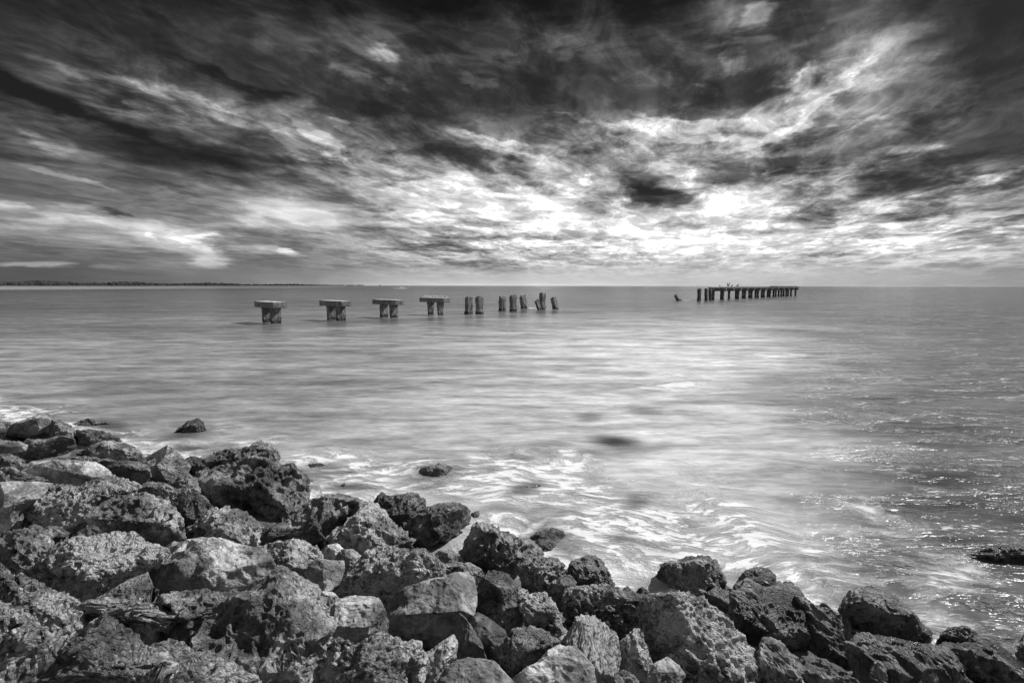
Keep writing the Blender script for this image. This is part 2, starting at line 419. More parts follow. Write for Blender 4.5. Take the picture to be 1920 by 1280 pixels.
def rock_mat(name, tone=0.24, mott=9.0, pit=30.0, contrast=1.0, bump=1.0, stretch=(1, 1, 1), rot=(0, 0, 0), pebble=0.0):
    m, T, bs, out = new_mat(name)
    co = T.node('ShaderNodeTexCoord')
    oi = T.node('ShaderNodeObjectInfo')
    off = T.vmath('SCALE', (7.1, 3.3, 5.7), scale=T.math('MULTIPLY', oi.outputs['Random'], 9.0))
    p = T.vmath('ADD', co.outputs['Object'], off)
    p = T.mapping(p, rot=rot, scale=stretch)
    w = T.vmath('SUBTRACT', T.noise(p, 5.0, 3, 0.6, color=True), (0.5, 0.5, 0.5))
    pw = T.vmath('ADD', p, T.vmath('SCALE', w, scale=0.16))
    big = T.noise(pw, 2.2, 4, 0.55)
    mid = T.noise(pw, mott, 8, 0.68)
    fine = T.noise(pw, mott * 5, 5, 0.65)
    v1 = T.voronoi(pw, pit, 'F1')
    v2 = T.voronoi(pw, pit * 0.42, 'F1')
    pits = T.ramp(v1, 0.10, 0.42)           # 0 in the pits
    pits2 = T.ramp(v2, 0.08, 0.36)
    # mottled albedo: pale lichen-scoured crust and dark algae-filled spots
    a = T.math('MULTIPLY', T.ramp(mid, 0.30, 0.70), 0.60)
    a = T.math('ADD', a, T.math('MULTIPLY', T.ramp(fine, 0.30, 0.70), 0.40))
    a = T.math('MULTIPLY', a, T.ramp(big, 0.40, 0.60, 0.45, 1.60))
    spots = T.math('MULTIPLY', T.ramp(T.noise(pw, mott * 1.7, 6, 0.7), 0.52, 0.60), T.ramp(T.noise(pw, 2.9, 2, 0.5), 0.42, 0.58))
    dark = T.math('MULTIPLY', spots, 0.62 * min(contrast, 1.2))
    a = T.math('MULTIPLY', a, T.math('SUBTRACT', 1.0, dark))
    a = T.math('ADD', 0.12, T.math('MULTIPLY', a, 1.65 * contrast))
    if pebble > 0:
        v3 = T.node('ShaderNodeTexVoronoi', feature='F1')
        T.put(v3.inputs['Vector'], T.mapping(pw, scale=(1, 1, 1.6))); v3.inputs['Scale'].default_value = 42.0
        cr = T.xyz(v3.outputs['Color'])[0]
        a = T.math('MULTIPLY', a, T.mix(pebble, 1.0, T.ramp(cr, 0.0, 1.0, 0.35, 1.9, smooth=False)))
    # wet, weed-darkened zone near the water (by height in the world)
    geo = T.node('ShaderNodeNewGeometry')
    z = T.xyz(geo.outputs['Position'])[2]
    wet = T.ramp(T.math('ADD', z, T.math('MULTIPLY', T.math('SUBTRACT', big, 0.5), 0.7)), 0.15, 0.80, 1.0, 0.0)
    tone_r = T.math('MULTIPLY', T.math('MULTIPLY_ADD', oi.outputs['Random'], 0.9, 0.62), tone)
    a = T.math('MULTIPLY', T.math('MULTIPLY', a, tone_r), T.math('MULTIPLY_ADD', wet, -0.34, 1.0))
    a = T.math('MINIMUM', T.math('MAXIMUM', a, 0.015), 0.62)
    T.l.new(grey(T, a), bs.inputs['Base Color'])
    rg = T.math('MULTIPLY_ADD', T.math('MULTIPLY', wet, T.ramp(fine, 0.4, 0.6, 0.5, 1.0)), -0.66, 0.86)
    T.l.new(rg, bs.inputs['Roughness'])
    bs.inputs['Specular IOR Level'].default_value = 0.6
    h = T.math('ADD', T.math('MULTIPLY', mid, 0.062), T.math('MULTIPLY', fine, 0.024))
    h = T.math('ADD', h, T.math('MULTIPLY', pits, 0.012))
    h = T.math('ADD', h, T.math('MULTIPLY', pits2, 0.020))
    if pebble > 0:
        h = T.math('ADD', h, T.math('MULTIPLY', v3.outputs['Distance'], -0.022 * pebble))
    bp = T.node('ShaderNodeBump')
    bp.inputs['Strength'].default_value = 1.0
    bp.inputs['Distance'].default_value = 1.15 * bump
    T.l.new(h, bp.inputs['Height'])
    T.l.new(bp.outputs[0], bs.inputs['Normal'])
    return m

M = {}
M['smooth'] = rock_mat('smooth_limestone', 0.28, 6.0, 22.0, 0.85, 0.55)
M['rough'] = rock_mat('pitted_limestone', 0.25, 10.0, 34.0, 1.25, 1.2)
M['coarse'] = rock_mat('shell_conglomerate', 0.33, 12.0, 40.0, 1.15, 1.25, pebble=0.9)
M['grooved'] = rock_mat('grooved_limestone', 0.22, 9.0, 26.0, 1.0, 0.9, stretch=(2.2, 0.8, 0.7), rot=(0.3, 0.5, 0.6))
M['dark'] = rock_mat('dark_wet_limestone', 0.19, 9.0, 30.0, 1.3, 1.6)

# ------------------------------------------------------------------ shore line and the slope of the rock armour
P1 = on_z(100, 790)[:2]; P2 = on_z(1900, 1262)[:2]
SH = (P2 - P1) / np.linalg.norm(P2 - P1)
SN = np.array([SH[1], -SH[0]])
if SN[1] > 0: SN = -SN                      # points inland
SLOPE = 0.33
def inland(x, y):
    return (x - P1[0]) * SN[0] + (y - P1[1]) * SN[1]
def slope_hit(px, py):
    d = ray(px, py)
    # CAM_H + d.z t = SLOPE * (inland(0,0) + t*(d.xy . SN)) - 0.05
    i0 = inland(0.0, 0.0); k = d[0] * SN[0] + d[1] * SN[1]
    t = (CAM_H + 0.05 - SLOPE * i0) / (SLOPE * k - d[2])
    z = CAM_H + d[2] * t
    if z < -0.05:
        t = (-0.05 - CAM_H) / d[2]
    return t

GRP = 'limestone boulders of the shore armour'
# (label, outline in photo pixels, surface, shift towards the camera in sizes, thickness factor)
ROCKS = [
 ("pointed dark boulder crowning the far left tip of the shore", [(8,806),(18,797),(40,789),(62,781),(80,774),(98,779),(106,790),(108,806),(98,820),(60,828),(28,824),(8,816)], 'smooth', 0, .9),
 ("dark shoulder boulder just right of the pointed left tip", [(98,786),(115,790),(130,797),(142,808),(148,828),(128,842),(104,838),(92,822),(94,802)], 'dark', 0, .9),
 ("small dark rock at the left frame edge beside the pointed boulder", [(-24,792),(0,790),(20,791),(14,804),(8,816),(-24,820)], 'dark', .1, 1),
 ("glistening wet low rock touching the water right of the pointed tip", [(144,806),(170,805),(200,811),(224,820),(230,832),(205,840),(172,846),(148,834)], 'dark', 0, .9),
 ("washed dark rock half under water behind the wet left rocks", [(128,799),(150,790),(166,784),(186,790),(222,797),(232,805),(190,810),(150,808)], 'dark', 0, .8),
 ("lone peaked dark rock standing in the water off the left shore", [(300,818),(326,808),(342,799),(352,790),(369,784),(379,791),(388,808),(384,824),(340,828)], 'dark', 0, 1),
 ("broad smooth boulder in front of the pointed left boulder", [(38,834),(52,822),(80,824),(115,817),(136,822),(144,838),(122,852),(80,860),(40,860),(20,850)], 'smooth', 0, .9),
 ("pale flat rock at the left edge under the pointed boulder", [(-24,832),(10,826),(34,827),(52,834),(46,846),(10,850),(-24,850)], 'smooth', 0, .9),
 ("dark rugged hump left of the faceted peak rock", [(146,852),(166,838),(190,829),(216,828),(244,835),(262,848),(270,860),(262,874),(238,878),(205,870),(165,866)], 'dark', 0, 1),
 ("thin dark slab beneath the rugged hump", [(70,864),(100,857),(150,856),(205,860),(258,866),(258,880),(200,888),(130,882),(80,876)], 'dark', .1, .8),
 ("small dark block wedged left of the faceted peak rock", [(200,876),(225,864),(256,866),(276,872),(282,892),(268,908),(236,908),(208,896)], 'dark', .2, 1),
 ("faceted wet boulder with a pale peak at the waterline", [(264,862),(288,850),(302,842),(314,836),(330,846),(346,862),(357,874),(350,890),(342,902),(318,902),(290,908),(262,910),(254,894)], 'smooth', .1, 1),
 ("low dark rock between the faceted boulder and the large rugged one", [(340,866),(358,856),(376,858),(386,868),(400,888),(372,902),(346,892)], 'dark', 0, .9),
 ("wet ridge boulder behind the large rugged boulder, spray on its tip", [(366,874),(378,860),(394,851),(425,845),(455,841),(471,837),(483,829),(504,830),(517,846),(522,858),(520,884),(480,896),(400,892)], 'rough', -.1, .8),
 ("largest rugged boulder of the left shore, overhanging a black gap", [(366,904),(372,885),(392,878),(430,870),(470,860),(500,862),(520,876),(534,873),(546,871),(558,884),(572,893),(577,908),(575,935),(570,952),(554,976),(530,984),(510,988),(479,968),(429,955),(383,936),(369,923)], 'rough', .25, .9),
 ("knobbly rock at the left edge above the pale slanted slab", [(-24,858),(20,852),(46,862),(44,878),(0,884),(-24,884)], 'dark', .1, .9),
 ("flat mottled rock left, above the pale slanted slab", [(-24,882),(20,876),(48,888),(80,896),(92,903),(62,914),(0,914),(-24,912)], 'rough', .1, .8),
 ("wide layered pale rock with a dark hollow on its left", [(38,884),(60,866),(88,862),(130,863),(176,866),(200,878),(212,896),(180,912),(150,918),(100,908),(52,902)], 'smooth', .1, .9),
 ("pale slanted slab at the left frame edge", [(-30,908),(20,904),(64,904),(100,906),(78,930),(56,948),(40,962),(22,985),(4,1004),(-30,1008)], 'smooth', .3, .8),
 ("broad crusted pale boulder right of the slanted slab", [(46,972),(54,948),(64,928),(84,915),(110,912),(150,916),(172,904),(205,893),(236,899),(264,912),(246,930),(206,950),(176,962),(160,985),(142,1012),(112,1006),(84,1004),(52,990)], 'coarse', .15, .8),
 ("small dark stone in the gap below the crusted pale boulder", [(120,1014),(148,996),(176,984),(190,996),(184,1014),(150,1024)], 'dark', .1, 1),
 ("small rounded stone left of the gap below the crusted boulder", [(86,988),(112,988),(128,1000),(122,1020),(100,1032),(90,1012)], 'rough', .2, 1),
 ("mottled round shouldered boulder behind the rough hump and pale boulder", [(156,970),(190,948),(232,930),(272,920),(300,932),(328,960),(342,986),(340,1006),(330,1022),(318,1034),(288,1026),(250,1020),(212,1012),(180,1004)], 'rough', .25, .9),
 ("small block below the faceted peak rock", [(256,914),(278,904),(308,906),(334,922),(310,948),(286,940),(262,928)], 'rough', .05, 1),
 ("rough block left of the overhang of the largest rugged boulder", [(298,938),(312,914),(326,896),(346,888),(368,898),(374,922),(344,940),(310,950)], 'coarse', .1, 1),
 ("shadowed stone under the overhang of the largest rugged boulder", [(312,950),(338,934),(368,920),(390,940),(404,958),(384,976),(358,982),(336,992),(318,976)], 'dark', .1, 1),
 ("rounded speckled boulder in front of the black overhang gap", [(350,1004),(362,984),(380,967),(400,957),(422,952),(450,957),(474,973),(490,996),(484,1016),(468,1030),(430,1028),(388,1024),(354,1022)], 'rough', .3, .95),
 ("long pitted boulder right of the black overhang gap", [(482,1006),(500,990),(525,981),(552,974),(570,950),(588,936),(615,929),(650,933),(672,939),(692,946),(692,966),(668,994),(642,1010),(618,1018),(600,1034),(578,1034),(556,1022),(530,1020),(500,1024),(484,1018)], 'rough', .1, .9),
 ("tall hollowed boulder with deep holes left of the dark waterline boulder", [(604,1034),(614,1008),(650,984),(668,960),(684,946),(702,946),(716,958),(728,976),(744,988),(760,1000),(768,1018),(766,1040),(745,1044),(722,1040),(704,1050),(690,1064),(660,1064),(630,1054),(608,1046)], 'rough', .3, .9),
 ("twin-humped rock at the waterline behind the tall hollowed boulder", [(698,950),(708,936),(716,926),(735,930),(750,927),(776,923),(792,933),(799,944),(792,960),(792,984),(780,1006),(752,1012),(724,992),(706,970)], 'dark', 0.1, 1.1),
 ("dark cavernous boulder at the waterline above the foaming inlet", [(742,1000),(756,976),(785,962),(800,954),(814,949),(839,943),(860,947),(873,953),(880,970),(874,984),(860,992),(857,1004),(836,1016),(818,1028),(793,1036),(764,1036),(744,1022)], 'dark', .1, .95),
 ("little wave-washed stone inside the foaming inlet", [(808,1048),(824,1031),(845,1029),(862,1040),(856,1054),(832,1060)], 'smooth', 0, .9),
 ("small upright splinter of rock right of the dark waterline boulder", [(878,980),(884,962),(898,957),(903,972),(900,990),(884,994)], 'smooth', 0, .9),
 ("long jagged boulder right of the foaming inlet", [(862,1042),(872,1022),(882,1002),(891,985),(906,981),(922,984),(938,994),(958,1003),(968,1014),(984,1011),(1002,1018),(1014,1034),(1016,1052),(998,1066),(984,1086),(958,1094),(928,1080),(894,1070),(864,1062)], 'rough', .1, .85),
 ("spiky knob at the right end of the long jagged boulder", [(994,1024),(1008,1012),(1024,1008),(1038,1010),(1045,1024),(1043,1042),(1026,1052),(1002,1046)], 'dark', .3, 1),
 ("smooth wet rock under a film of water behind the spiky knob", [(990,1012),(1008,998),(1034,990),(1055,996),(1068,1012),(1078,1040),(1052,1050),(1020,1040)], 'dark', -.2, .9),
 ("upright cracked boulder below the spiky knob", [(974,1066),(984,1052),(1004,1044),(1034,1045),(1054,1058),(1064,1078),(1046,1104),(1014,1122),(992,1118),(978,1100)], 'rough', .2, .95),
 ("domed ledge boulder facing the foam, right of the cracked one", [(1062,1080),(1070,1060),(1080,1048),(1098,1043),(1116,1044),(1129,1056),(1140,1072),(1152,1096),(1152,1112),(1110,1120),(1070,1118),(1054,1100)], 'rough', .05, .95),
 ("narrow stone wedged between the cracked and the black crusted boulder", [(1036,1110),(1050,1086),(1068,1078),(1080,1094),(1072,1120),(1064,1142),(1046,1148),(1034,1132)], 'dark', .1, 1),
 ("first of two small points sticking out of the foam, the left one", [(1160,1114),(1168,1104),(1176,1098),(1184,1106),(1192,1120),(1176,1130)], 'dark', 0, 1),
 ("second of two small points sticking out of the foam, the right one", [(1188,1118),(1196,1106),(1204,1101),(1214,1108),(1224,1122),(1206,1134)], 'dark', 0, 1),
 ("black crusted boulder with two white specks, centre of the shore", [(1060,1128),(1064,1110),(1080,1103),(1100,1098),(1136,1099),(1155,1108),(1188,1113),(1210,1112),(1232,1124),(1218,1142),(1204,1160),(1190,1182),(1178,1200),(1156,1202),(1136,1190),(1116,1180),(1090,1176),(1074,1186),(1066,1164)], 'coarse', .15, .85),
 ("huge slanting slab with white shell patches, bottom right of centre", [(1202,1150),(1214,1130),(1235,1122),(1262,1118),(1290,1122),(1314,1129),(1349,1157),(1377,1181),(1410,1216),(1430,1238),(1434,1300),(1240,1310),(1216,1290),(1212,1240),(1202,1190)], 'coarse', .3, .75),
 ("small pale wedge leaning on the huge slanting slab", [(1214,1268),(1224,1246),(1250,1232),(1272,1246),(1284,1264),(1270,1300),(1216,1304)], 'smooth', 1.3, 1),
 ("narrow rounded boulder left of the huge slanting slab", [(1156,1216),(1168,1200),(1184,1182),(1200,1178),(1212,1206),(1222,1240),(1220,1278),(1202,1290),(1182,1276),(1164,1250)], 'rough', .25, .9),
 ("square-shouldered boulder by the foam above the huge slanting slab", [(1234,1082),(1240,1058),(1256,1056),(1271,1056),(1284,1050),(1296,1046),(1318,1046),(1341,1051),(1350,1072),(1366,1092),(1380,1114),(1364,1134),(1330,1126),(1312,1136),(1282,1136),(1258,1120),(1240,1104)], 'rough', .05, .9),
 ("small smooth stone below the square-shouldered boulder", [(1326,1112),(1342,1100),(1364,1110),(1376,1130),(1374,1164),(1354,1164),(1332,1146)], 'smooth', .2, 1),
 ("flat-topped knob in the surf behind the great dark boulder", [(1384,1084),(1400,1070),(1421,1063),(1440,1066),(1452,1076),(1455,1098),(1440,1112),(1408,1110),(1388,1100)], 'dark', 0, .95),
 ("great dark boulder with a smooth oval face on the right shore", [(1370,1130),(1376,1108),(1386,1093),(1404,1088),(1430,1103),(1456,1096),(1482,1095),(1498,1112),(1518,1140),(1527,1164),(1526,1184),(1514,1206),(1484,1228),(1460,1224),(1430,1232),(1412,1222),(1392,1196),(1376,1174),(1366,1150)], 'dark', .3, .9),
 ("tall finned boulder with two sharp ridges right of the dark one", [(1494,1118),(1510,1124),(1528,1134),(1545,1135),(1562,1145),(1588,1166),(1604,1196),(1598,1230),(1594,1262),(1572,1262),(1544,1250),(1510,1244),(1504,1200)], 'grooved', .05, .9),
 ("ridged pale rock in front of the great dark boulder", [(1424,1228),(1428,1208),(1434,1197),(1450,1200),(1470,1207),(1482,1226),(1500,1240),(1512,1258),(1530,1300),(1426,1304)], 'grooved', .5, .95),
 ("long low pale ridge along the bottom edge, right of the ridged rock", [(1494,1250),(1504,1236),(1518,1225),(1546,1238),(1574,1254),(1600,1272),(1622,1296),(1600,1312),(1510,1312)], 'grooved', .6, .9),
 ("high domed boulder by the water on the right shore", [(1577,1150),(1584,1120),(1608,1106),(1632,1102),(1656,1108),(1684,1123),(1702,1144),(1729,1170),(1748,1180),(1760,1200),(1756,1216),(1728,1218),(1688,1216),(1656,1208),(1616,1208),(1598,1196),(1586,1172)], 'dark', .15, .9),
 ("smooth slanting slab in front of the high domed boulder", [(1590,1212),(1610,1193),(1644,1191),(1676,1200),(1702,1207),(1747,1211),(1778,1222),(1798,1246),(1820,1282),(1816,1312),(1640,1316),(1616,1286),(1604,1254),(1594,1234)], 'grooved', .3, .75),
 ("thumb-shaped stone leaning on the smooth slanting slab", [(1632,1262),(1636,1248),(1646,1240),(1658,1245),(1662,1266),(1660,1300),(1634,1304)], 'grooved', 1.2, 1),
 ("black rounded hump at the waterline near the right edge", [(1754,1206),(1766,1190),(1781,1178),(1808,1174),(1830,1186),(1846,1206),(1844,1228),(1800,1232),(1764,1222)], 'dark', .05, .9),
 ("black jagged boulder filling the bottom right corner", [(1750,1220),(1770,1206),(1804,1210),(1840,1206),(1868,1204),(1888,1224),(1910,1246),(1936,1276),(1944,1316),(1830,1320),(1800,1270),(1774,1240)], 'dark', .2, .8),
 ("sliver of dark rock cut by the right frame edge", [(1910,1232),(1914,1200),(1922,1186),(1960,1180),(1966,1258),(1926,1262),(1912,1248)], 'dark', .1, .9),
 ("small pale round stone above the twisted stone", [(600,1042),(614,1022),(632,1018),(645,1030),(646,1052),(622,1058),(604,1052)], 'smooth', .5, 1),
 ("small wedge-shaped stone left of the crusted sunlit boulder", [(640,1030),(662,1030),(680,1044),(668,1064),(652,1084),(640,1068)], 'smooth', .4, 1),
 ("twisted hollow stone beside the dome-backed rock", [(570,1074),(580,1060),(594,1048),(620,1050),(644,1051),(645,1070),(634,1096),(622,1114),(606,1114),(588,1100),(574,1090)], 'smooth', .5, 1),
 ("dome-backed rock right of the large pale boulder", [(480,1032),(500,1020),(530,1015),(557,1013),(590,1024),(602,1042),(600,1060),(584,1080),(570,1094),(540,1082),(512,1072),(492,1052)], 'rough', .2, .9),
 ("large smooth pale boulder, brightest on the left shore", [(266,1094),(274,1066),(288,1046),(308,1030),(326,1018),(350,1011),(400,1009),(440,1017),(480,1030),(505,1044),(511,1060),(503,1080),(478,1098),(444,1112),(415,1116),(380,1112),(340,1116),(300,1116),(270,1110)], 'smooth', .5, .85),
 ("wide rough hump with a dark underside left of the pale boulder", [(56,1090),(68,1064),(84,1043),(108,1026),(131,1014),(152,1012),(175,1012),(198,1004),(219,999),(242,1001),(262,1014),(280,1024),(310,1036),(298,1056),(276,1078),(240,1096),(208,1112),(160,1136),(140,1134),(109,1120),(76,1102)], 'coarse', .35, .8),
 ("slanting dark wedge under the left end of the pale boulder", [(152,1140),(180,1120),(208,1106),(244,1086),(276,1072),(288,1104),(300,1122),(240,1134),(200,1132)], 'smooth', .35, .9),
 ("rough knobbed boulder at the left frame edge", [(-26,1008),(8,1002),(44,992),(64,987),(86,990),(95,1006),(96,1030),(82,1048),(68,1068),(62,1092),(30,1092),(0,1072),(-26,1066)], 'rough', .3, .85),
 ("shell-crusted shelf above the bottom left corner block", [(-36,1046),(0,1060),(22,1084),(46,1082),(87,1104),(118,1119),(150,1130),(154,1150),(165,1175),(154,1206),(110,1202),(76,1194),(50,1172),(30,1156),(-36,1132)], 'coarse', .3, .8),
 ("shell-crusted block filling the bottom left corner", [(-50,1118),(0,1134),(40,1154),(62,1186),(110,1198),(150,1200),(166,1172),(192,1157),(227,1169),(258,1196),(284,1222),(322,1250),(350,1280),(360,1330),(-50,1340)], 'coarse', .75, .7),
 ("shell-crusted block on the bottom edge right of the corner block", [(262,1248),(278,1217),(300,1210),(324,1207),(350,1218),(376,1230),(404,1241),(447,1258),(484,1277),(500,1320),(260,1330)], 'coarse', .95, .8),
 ("long flat grey slab in front of the pale boulder", [(150,1134),(200,1123),(240,1128),(300,1122),(340,1116),(370,1112),(415,1113),(460,1114),(500,1112),(490,1180),(450,1228),(390,1240),(330,1222),(276,1222),(240,1192),(192,1164),(160,1166),(150,1150)], 'rough', .4, .7),
 ("giant pitted boulder on the bottom edge left of centre", [(392,1150),(430,1132),(470,1116),(496,1100),(506,1072),(516,1062),(532,1062),(560,1080),(582,1094),(597,1104),(600,1122),(606,1146),(620,1158),(620,1180),(610,1204),(606,1240),(600,1310),(430,1320),(380,1260),(366,1200)], 'rough', .8, .75),
 ("small tilted block between the giant pitted boulder and the oval rock", [(594,1114),(610,1108),(624,1110),(640,1126),(628,1146),(610,1158),(600,1142)], 'smooth', .3, 1),
 ("oval grey rock with a streaked face left of the blocky hollow boulder", [(612,1150),(624,1134),(638,1124),(666,1118),(690,1119),(708,1122),(720,1144),(728,1166),(722,1190),(706,1206),(668,1220),(640,1216),(610,1198),(612,1172)], 'smooth', .35, .9),
 ("crusted sunlit boulder with a dark slanting side, centre left", [(628,1120),(650,1085),(672,1054),(686,1040),(704,1032),(726,1028),(748,1032),(768,1036),(790,1033),(806,1043),(826,1057),(846,1056),(864,1062),(884,1084),(884,1110),(840,1124),(790,1130),(745,1136),(722,1142),(698,1132),(660,1128)], 'coarse', .15, .8),
 ("blocky boulder with a shadowed hollow face, centre of the foreground", [(726,1150),(736,1122),(754,1106),(776,1098),(800,1090),(828,1084),(850,1075),(872,1073),(885,1088),(893,1112),(890,1140),(886,1166),(870,1188),(850,1204),(826,1216),(800,1212),(776,1212),(744,1206),(730,1196)], 'smooth', .3, .85),
 ("small angular stone behind the blocky hollow boulder", [(834,1076),(852,1057),(881,1055),(900,1066),(910,1082),(894,1102),(870,1098),(846,1090)], 'smooth', 0, 1),
 ("round-headed speckled block right of the blocky hollow boulder", [(890,1140),(892,1108),(906,1084),(921,1071),(942,1070),(955,1082),(964,1106),(966,1130),(986,1154),(974,1178),(950,1190),(924,1172),(900,1156)], 'rough', .2, .9),
 ("small glittering stone right of the round-headed block", [(958,1112),(970,1101),(988,1106),(990,1124),(984,1146),(968,1150),(960,1134)], 'rough', .3, 1),
 ("wet pointed-cap boulder with a dark right side", [(974,1132),(982,1119),(1000,1115),(1021,1112),(1037,1128),(1048,1152),(1064,1186),(1046,1204),(1024,1196),(994,1188),(982,1160)], 'rough', .25, .9),
 ("pyramid-shaped stone in front of the blocky hollow boulder", [(846,1180),(852,1164),(862,1150),(874,1160),(886,1178),(902,1204),(914,1240),(880,1246),(850,1240),(842,1224),(850,1200)], 'smooth', .5, 1),
 ("smooth slanted stone leaning behind the pyramid-shaped one", [(878,1172),(886,1158),(897,1149),(914,1158),(930,1170),(946,1182),(952,1202),(946,1220),(926,1232),(918,1246),(900,1236),(888,1206)], 'smooth', .25, 1),
 ("dark slanting ridge stone left of the pyramid-shaped one", [(784,1300),(780,1254),(792,1230),(812,1216),(834,1200),(850,1190),(858,1206),(854,1234),(838,1252),(826,1274),(820,1306)], 'smooth', .2, .9),
 ("rugged pale boulder on the bottom edge below the oval rock", [(588,1310),(594,1260),(598,1222),(608,1202),(622,1195),(646,1206),(668,1212),(699,1195),(722,1195),(746,1204),(776,1208),(792,1222),(794,1240),(774,1250),(750,1272),(744,1320)], 'coarse', .6, .8),
 ("narrow upright stone right of the rugged bottom boulder", [(766,1246),(778,1224),(794,1220),(803,1236),(796,1268),(788,1310),(768,1310)], 'rough', .7, 1),
 ("smooth domed boulder at the middle of the bottom edge", [(812,1310),(822,1278),(840,1250),(858,1238),(880,1234),(900,1236),(921,1236),(934,1248),(948,1264),(966,1282),(980,1320)], 'smooth', .7, .9),
 ("cracked dull boulder below the wet pointed-cap one", [(916,1240),(924,1216),(946,1202),(960,1184),(992,1175),(1019,1182),(1048,1202),(1036,1222),(1018,1248),(988,1260),(956,1276),(934,1252)], 'rough', .3, .9),
 ("arched boulder with a dark cave face on the bottom edge", [(948,1310),(966,1270),(988,1252),(1010,1242),(1028,1220),(1050,1209),(1076,1214),(1094,1228),(1112,1252),(1120,1310)], 'smooth', .65, .9),
 ("fluted boulder with vertical grooves below the black crusted one", [(1064,1204),(1070,1184),(1083,1162),(1098,1156),(1116,1157),(1136,1177),(1152,1190),(1160,1214),(1159,1242),(1152,1262),(1150,1310),(1096,1310),(1090,1250),(1074,1226)], 'grooved', .45, .9),
 ("small triangular stone left of the fluted boulder", [(1040,1206),(1052,1192),(1070,1184),(1080,1206),(1070,1222),(1050,1222)], 'smooth', .3, 1),
 ("little round stone on the bottom edge right of the fluted boulder", [(1146,1310),(1152,1262),(1172,1257),(1190,1268),(1202,1290),(1204,1312)], 'rough', .5, 1),
 ("dark rock awash off the left shore, foam curling round it", [(768,896),(786,880),(804,873),(826,868),(846,877),(852,894),(834,910),(794,912)], 'dark', 0, .9),
 ("low black rock awash near the right frame edge, water sliding over it", [(1822,1040),(1846,1029),(1876,1024),(1910,1027),(1950,1034),(1950,1054),(1900,1058),(1850,1052)], 'dark', 0, .7),
 ("dark rock just breaking the surf in front of the foam field", [(952,928),(968,916),(990,909),(1012,909),(1022,917),(1004,928),(972,935)], 'dark', 0, .7),
 ("low dark rock back of the largest rugged boulder, barely above water", [(562,880),(580,870),(600,868),(618,876),(608,886),(578,888)], 'dark', 0, .8),
 ("tiny rock tip breaking the foam behind the long pitted boulder", [(626,918),(638,908),(646,904),(654,910),(664,920),(646,926)], 'dark', 0, .8),
 ("small wet stone in the foam right of the largest rugged boulder", [(566,908),(580,898),(598,900),(612,906),(600,914),(574,916)], 'dark', 0, .8),
]

def radial(poly, c, th):
    """outline radius about c at angles th (farthest crossing)"""
    P = np.asarray(poly, float) - c
    Q = np.roll(P, -1, axis=0)
    dx, dy = np.cos(th)[:, None], np.sin(th)[:, None]
    ex, ey = (Q - P)[:, 0][None], (Q - P)[:, 1][None]
    den = dx * ey - dy * ex
    den = np.where(np.abs(den) < 1e-9, 1e-9, den)
    t = (P[:, 0][None] * ey - P[:, 1][None] * ex) / den
    s = (P[:, 0][None] * dy - P[:, 1][None] * dx) / den
    ok = (t > 0) & (s >= -1e-6) & (s <= 1 + 1e-6)
    return np.where(ok, t, 0).max(axis=1)

KIND = {  # facets, lump, ridge, pit size, pit depth, fine
 'smooth': dict(fac=9, lump=.06, ridge=.022, pit=.20, pdep=.035, fine=.006, smw=(1, 1, 1)),
 'rough':  dict(fac=8, lump=.08, ridge=.075, pit=.15, pdep=.12, fine=.017, smw=(1, 1, 1)),
 'coarse': dict(fac=6, lump=.06, ridge=.060, pit=.15, pdep=.075, fine=.016, smw=(1, 1, 1)),
 'grooved': dict(fac=8, lump=.06, ridge=.075, pit=.18, pdep=.03, fine=.010, smw=(2.6, .8, .7)),
 'dark':   dict(fac=8, lump=.08, ridge=.060, pit=.16, pdep=.07, fine=.013, smw=(1, 1, 1)),
}

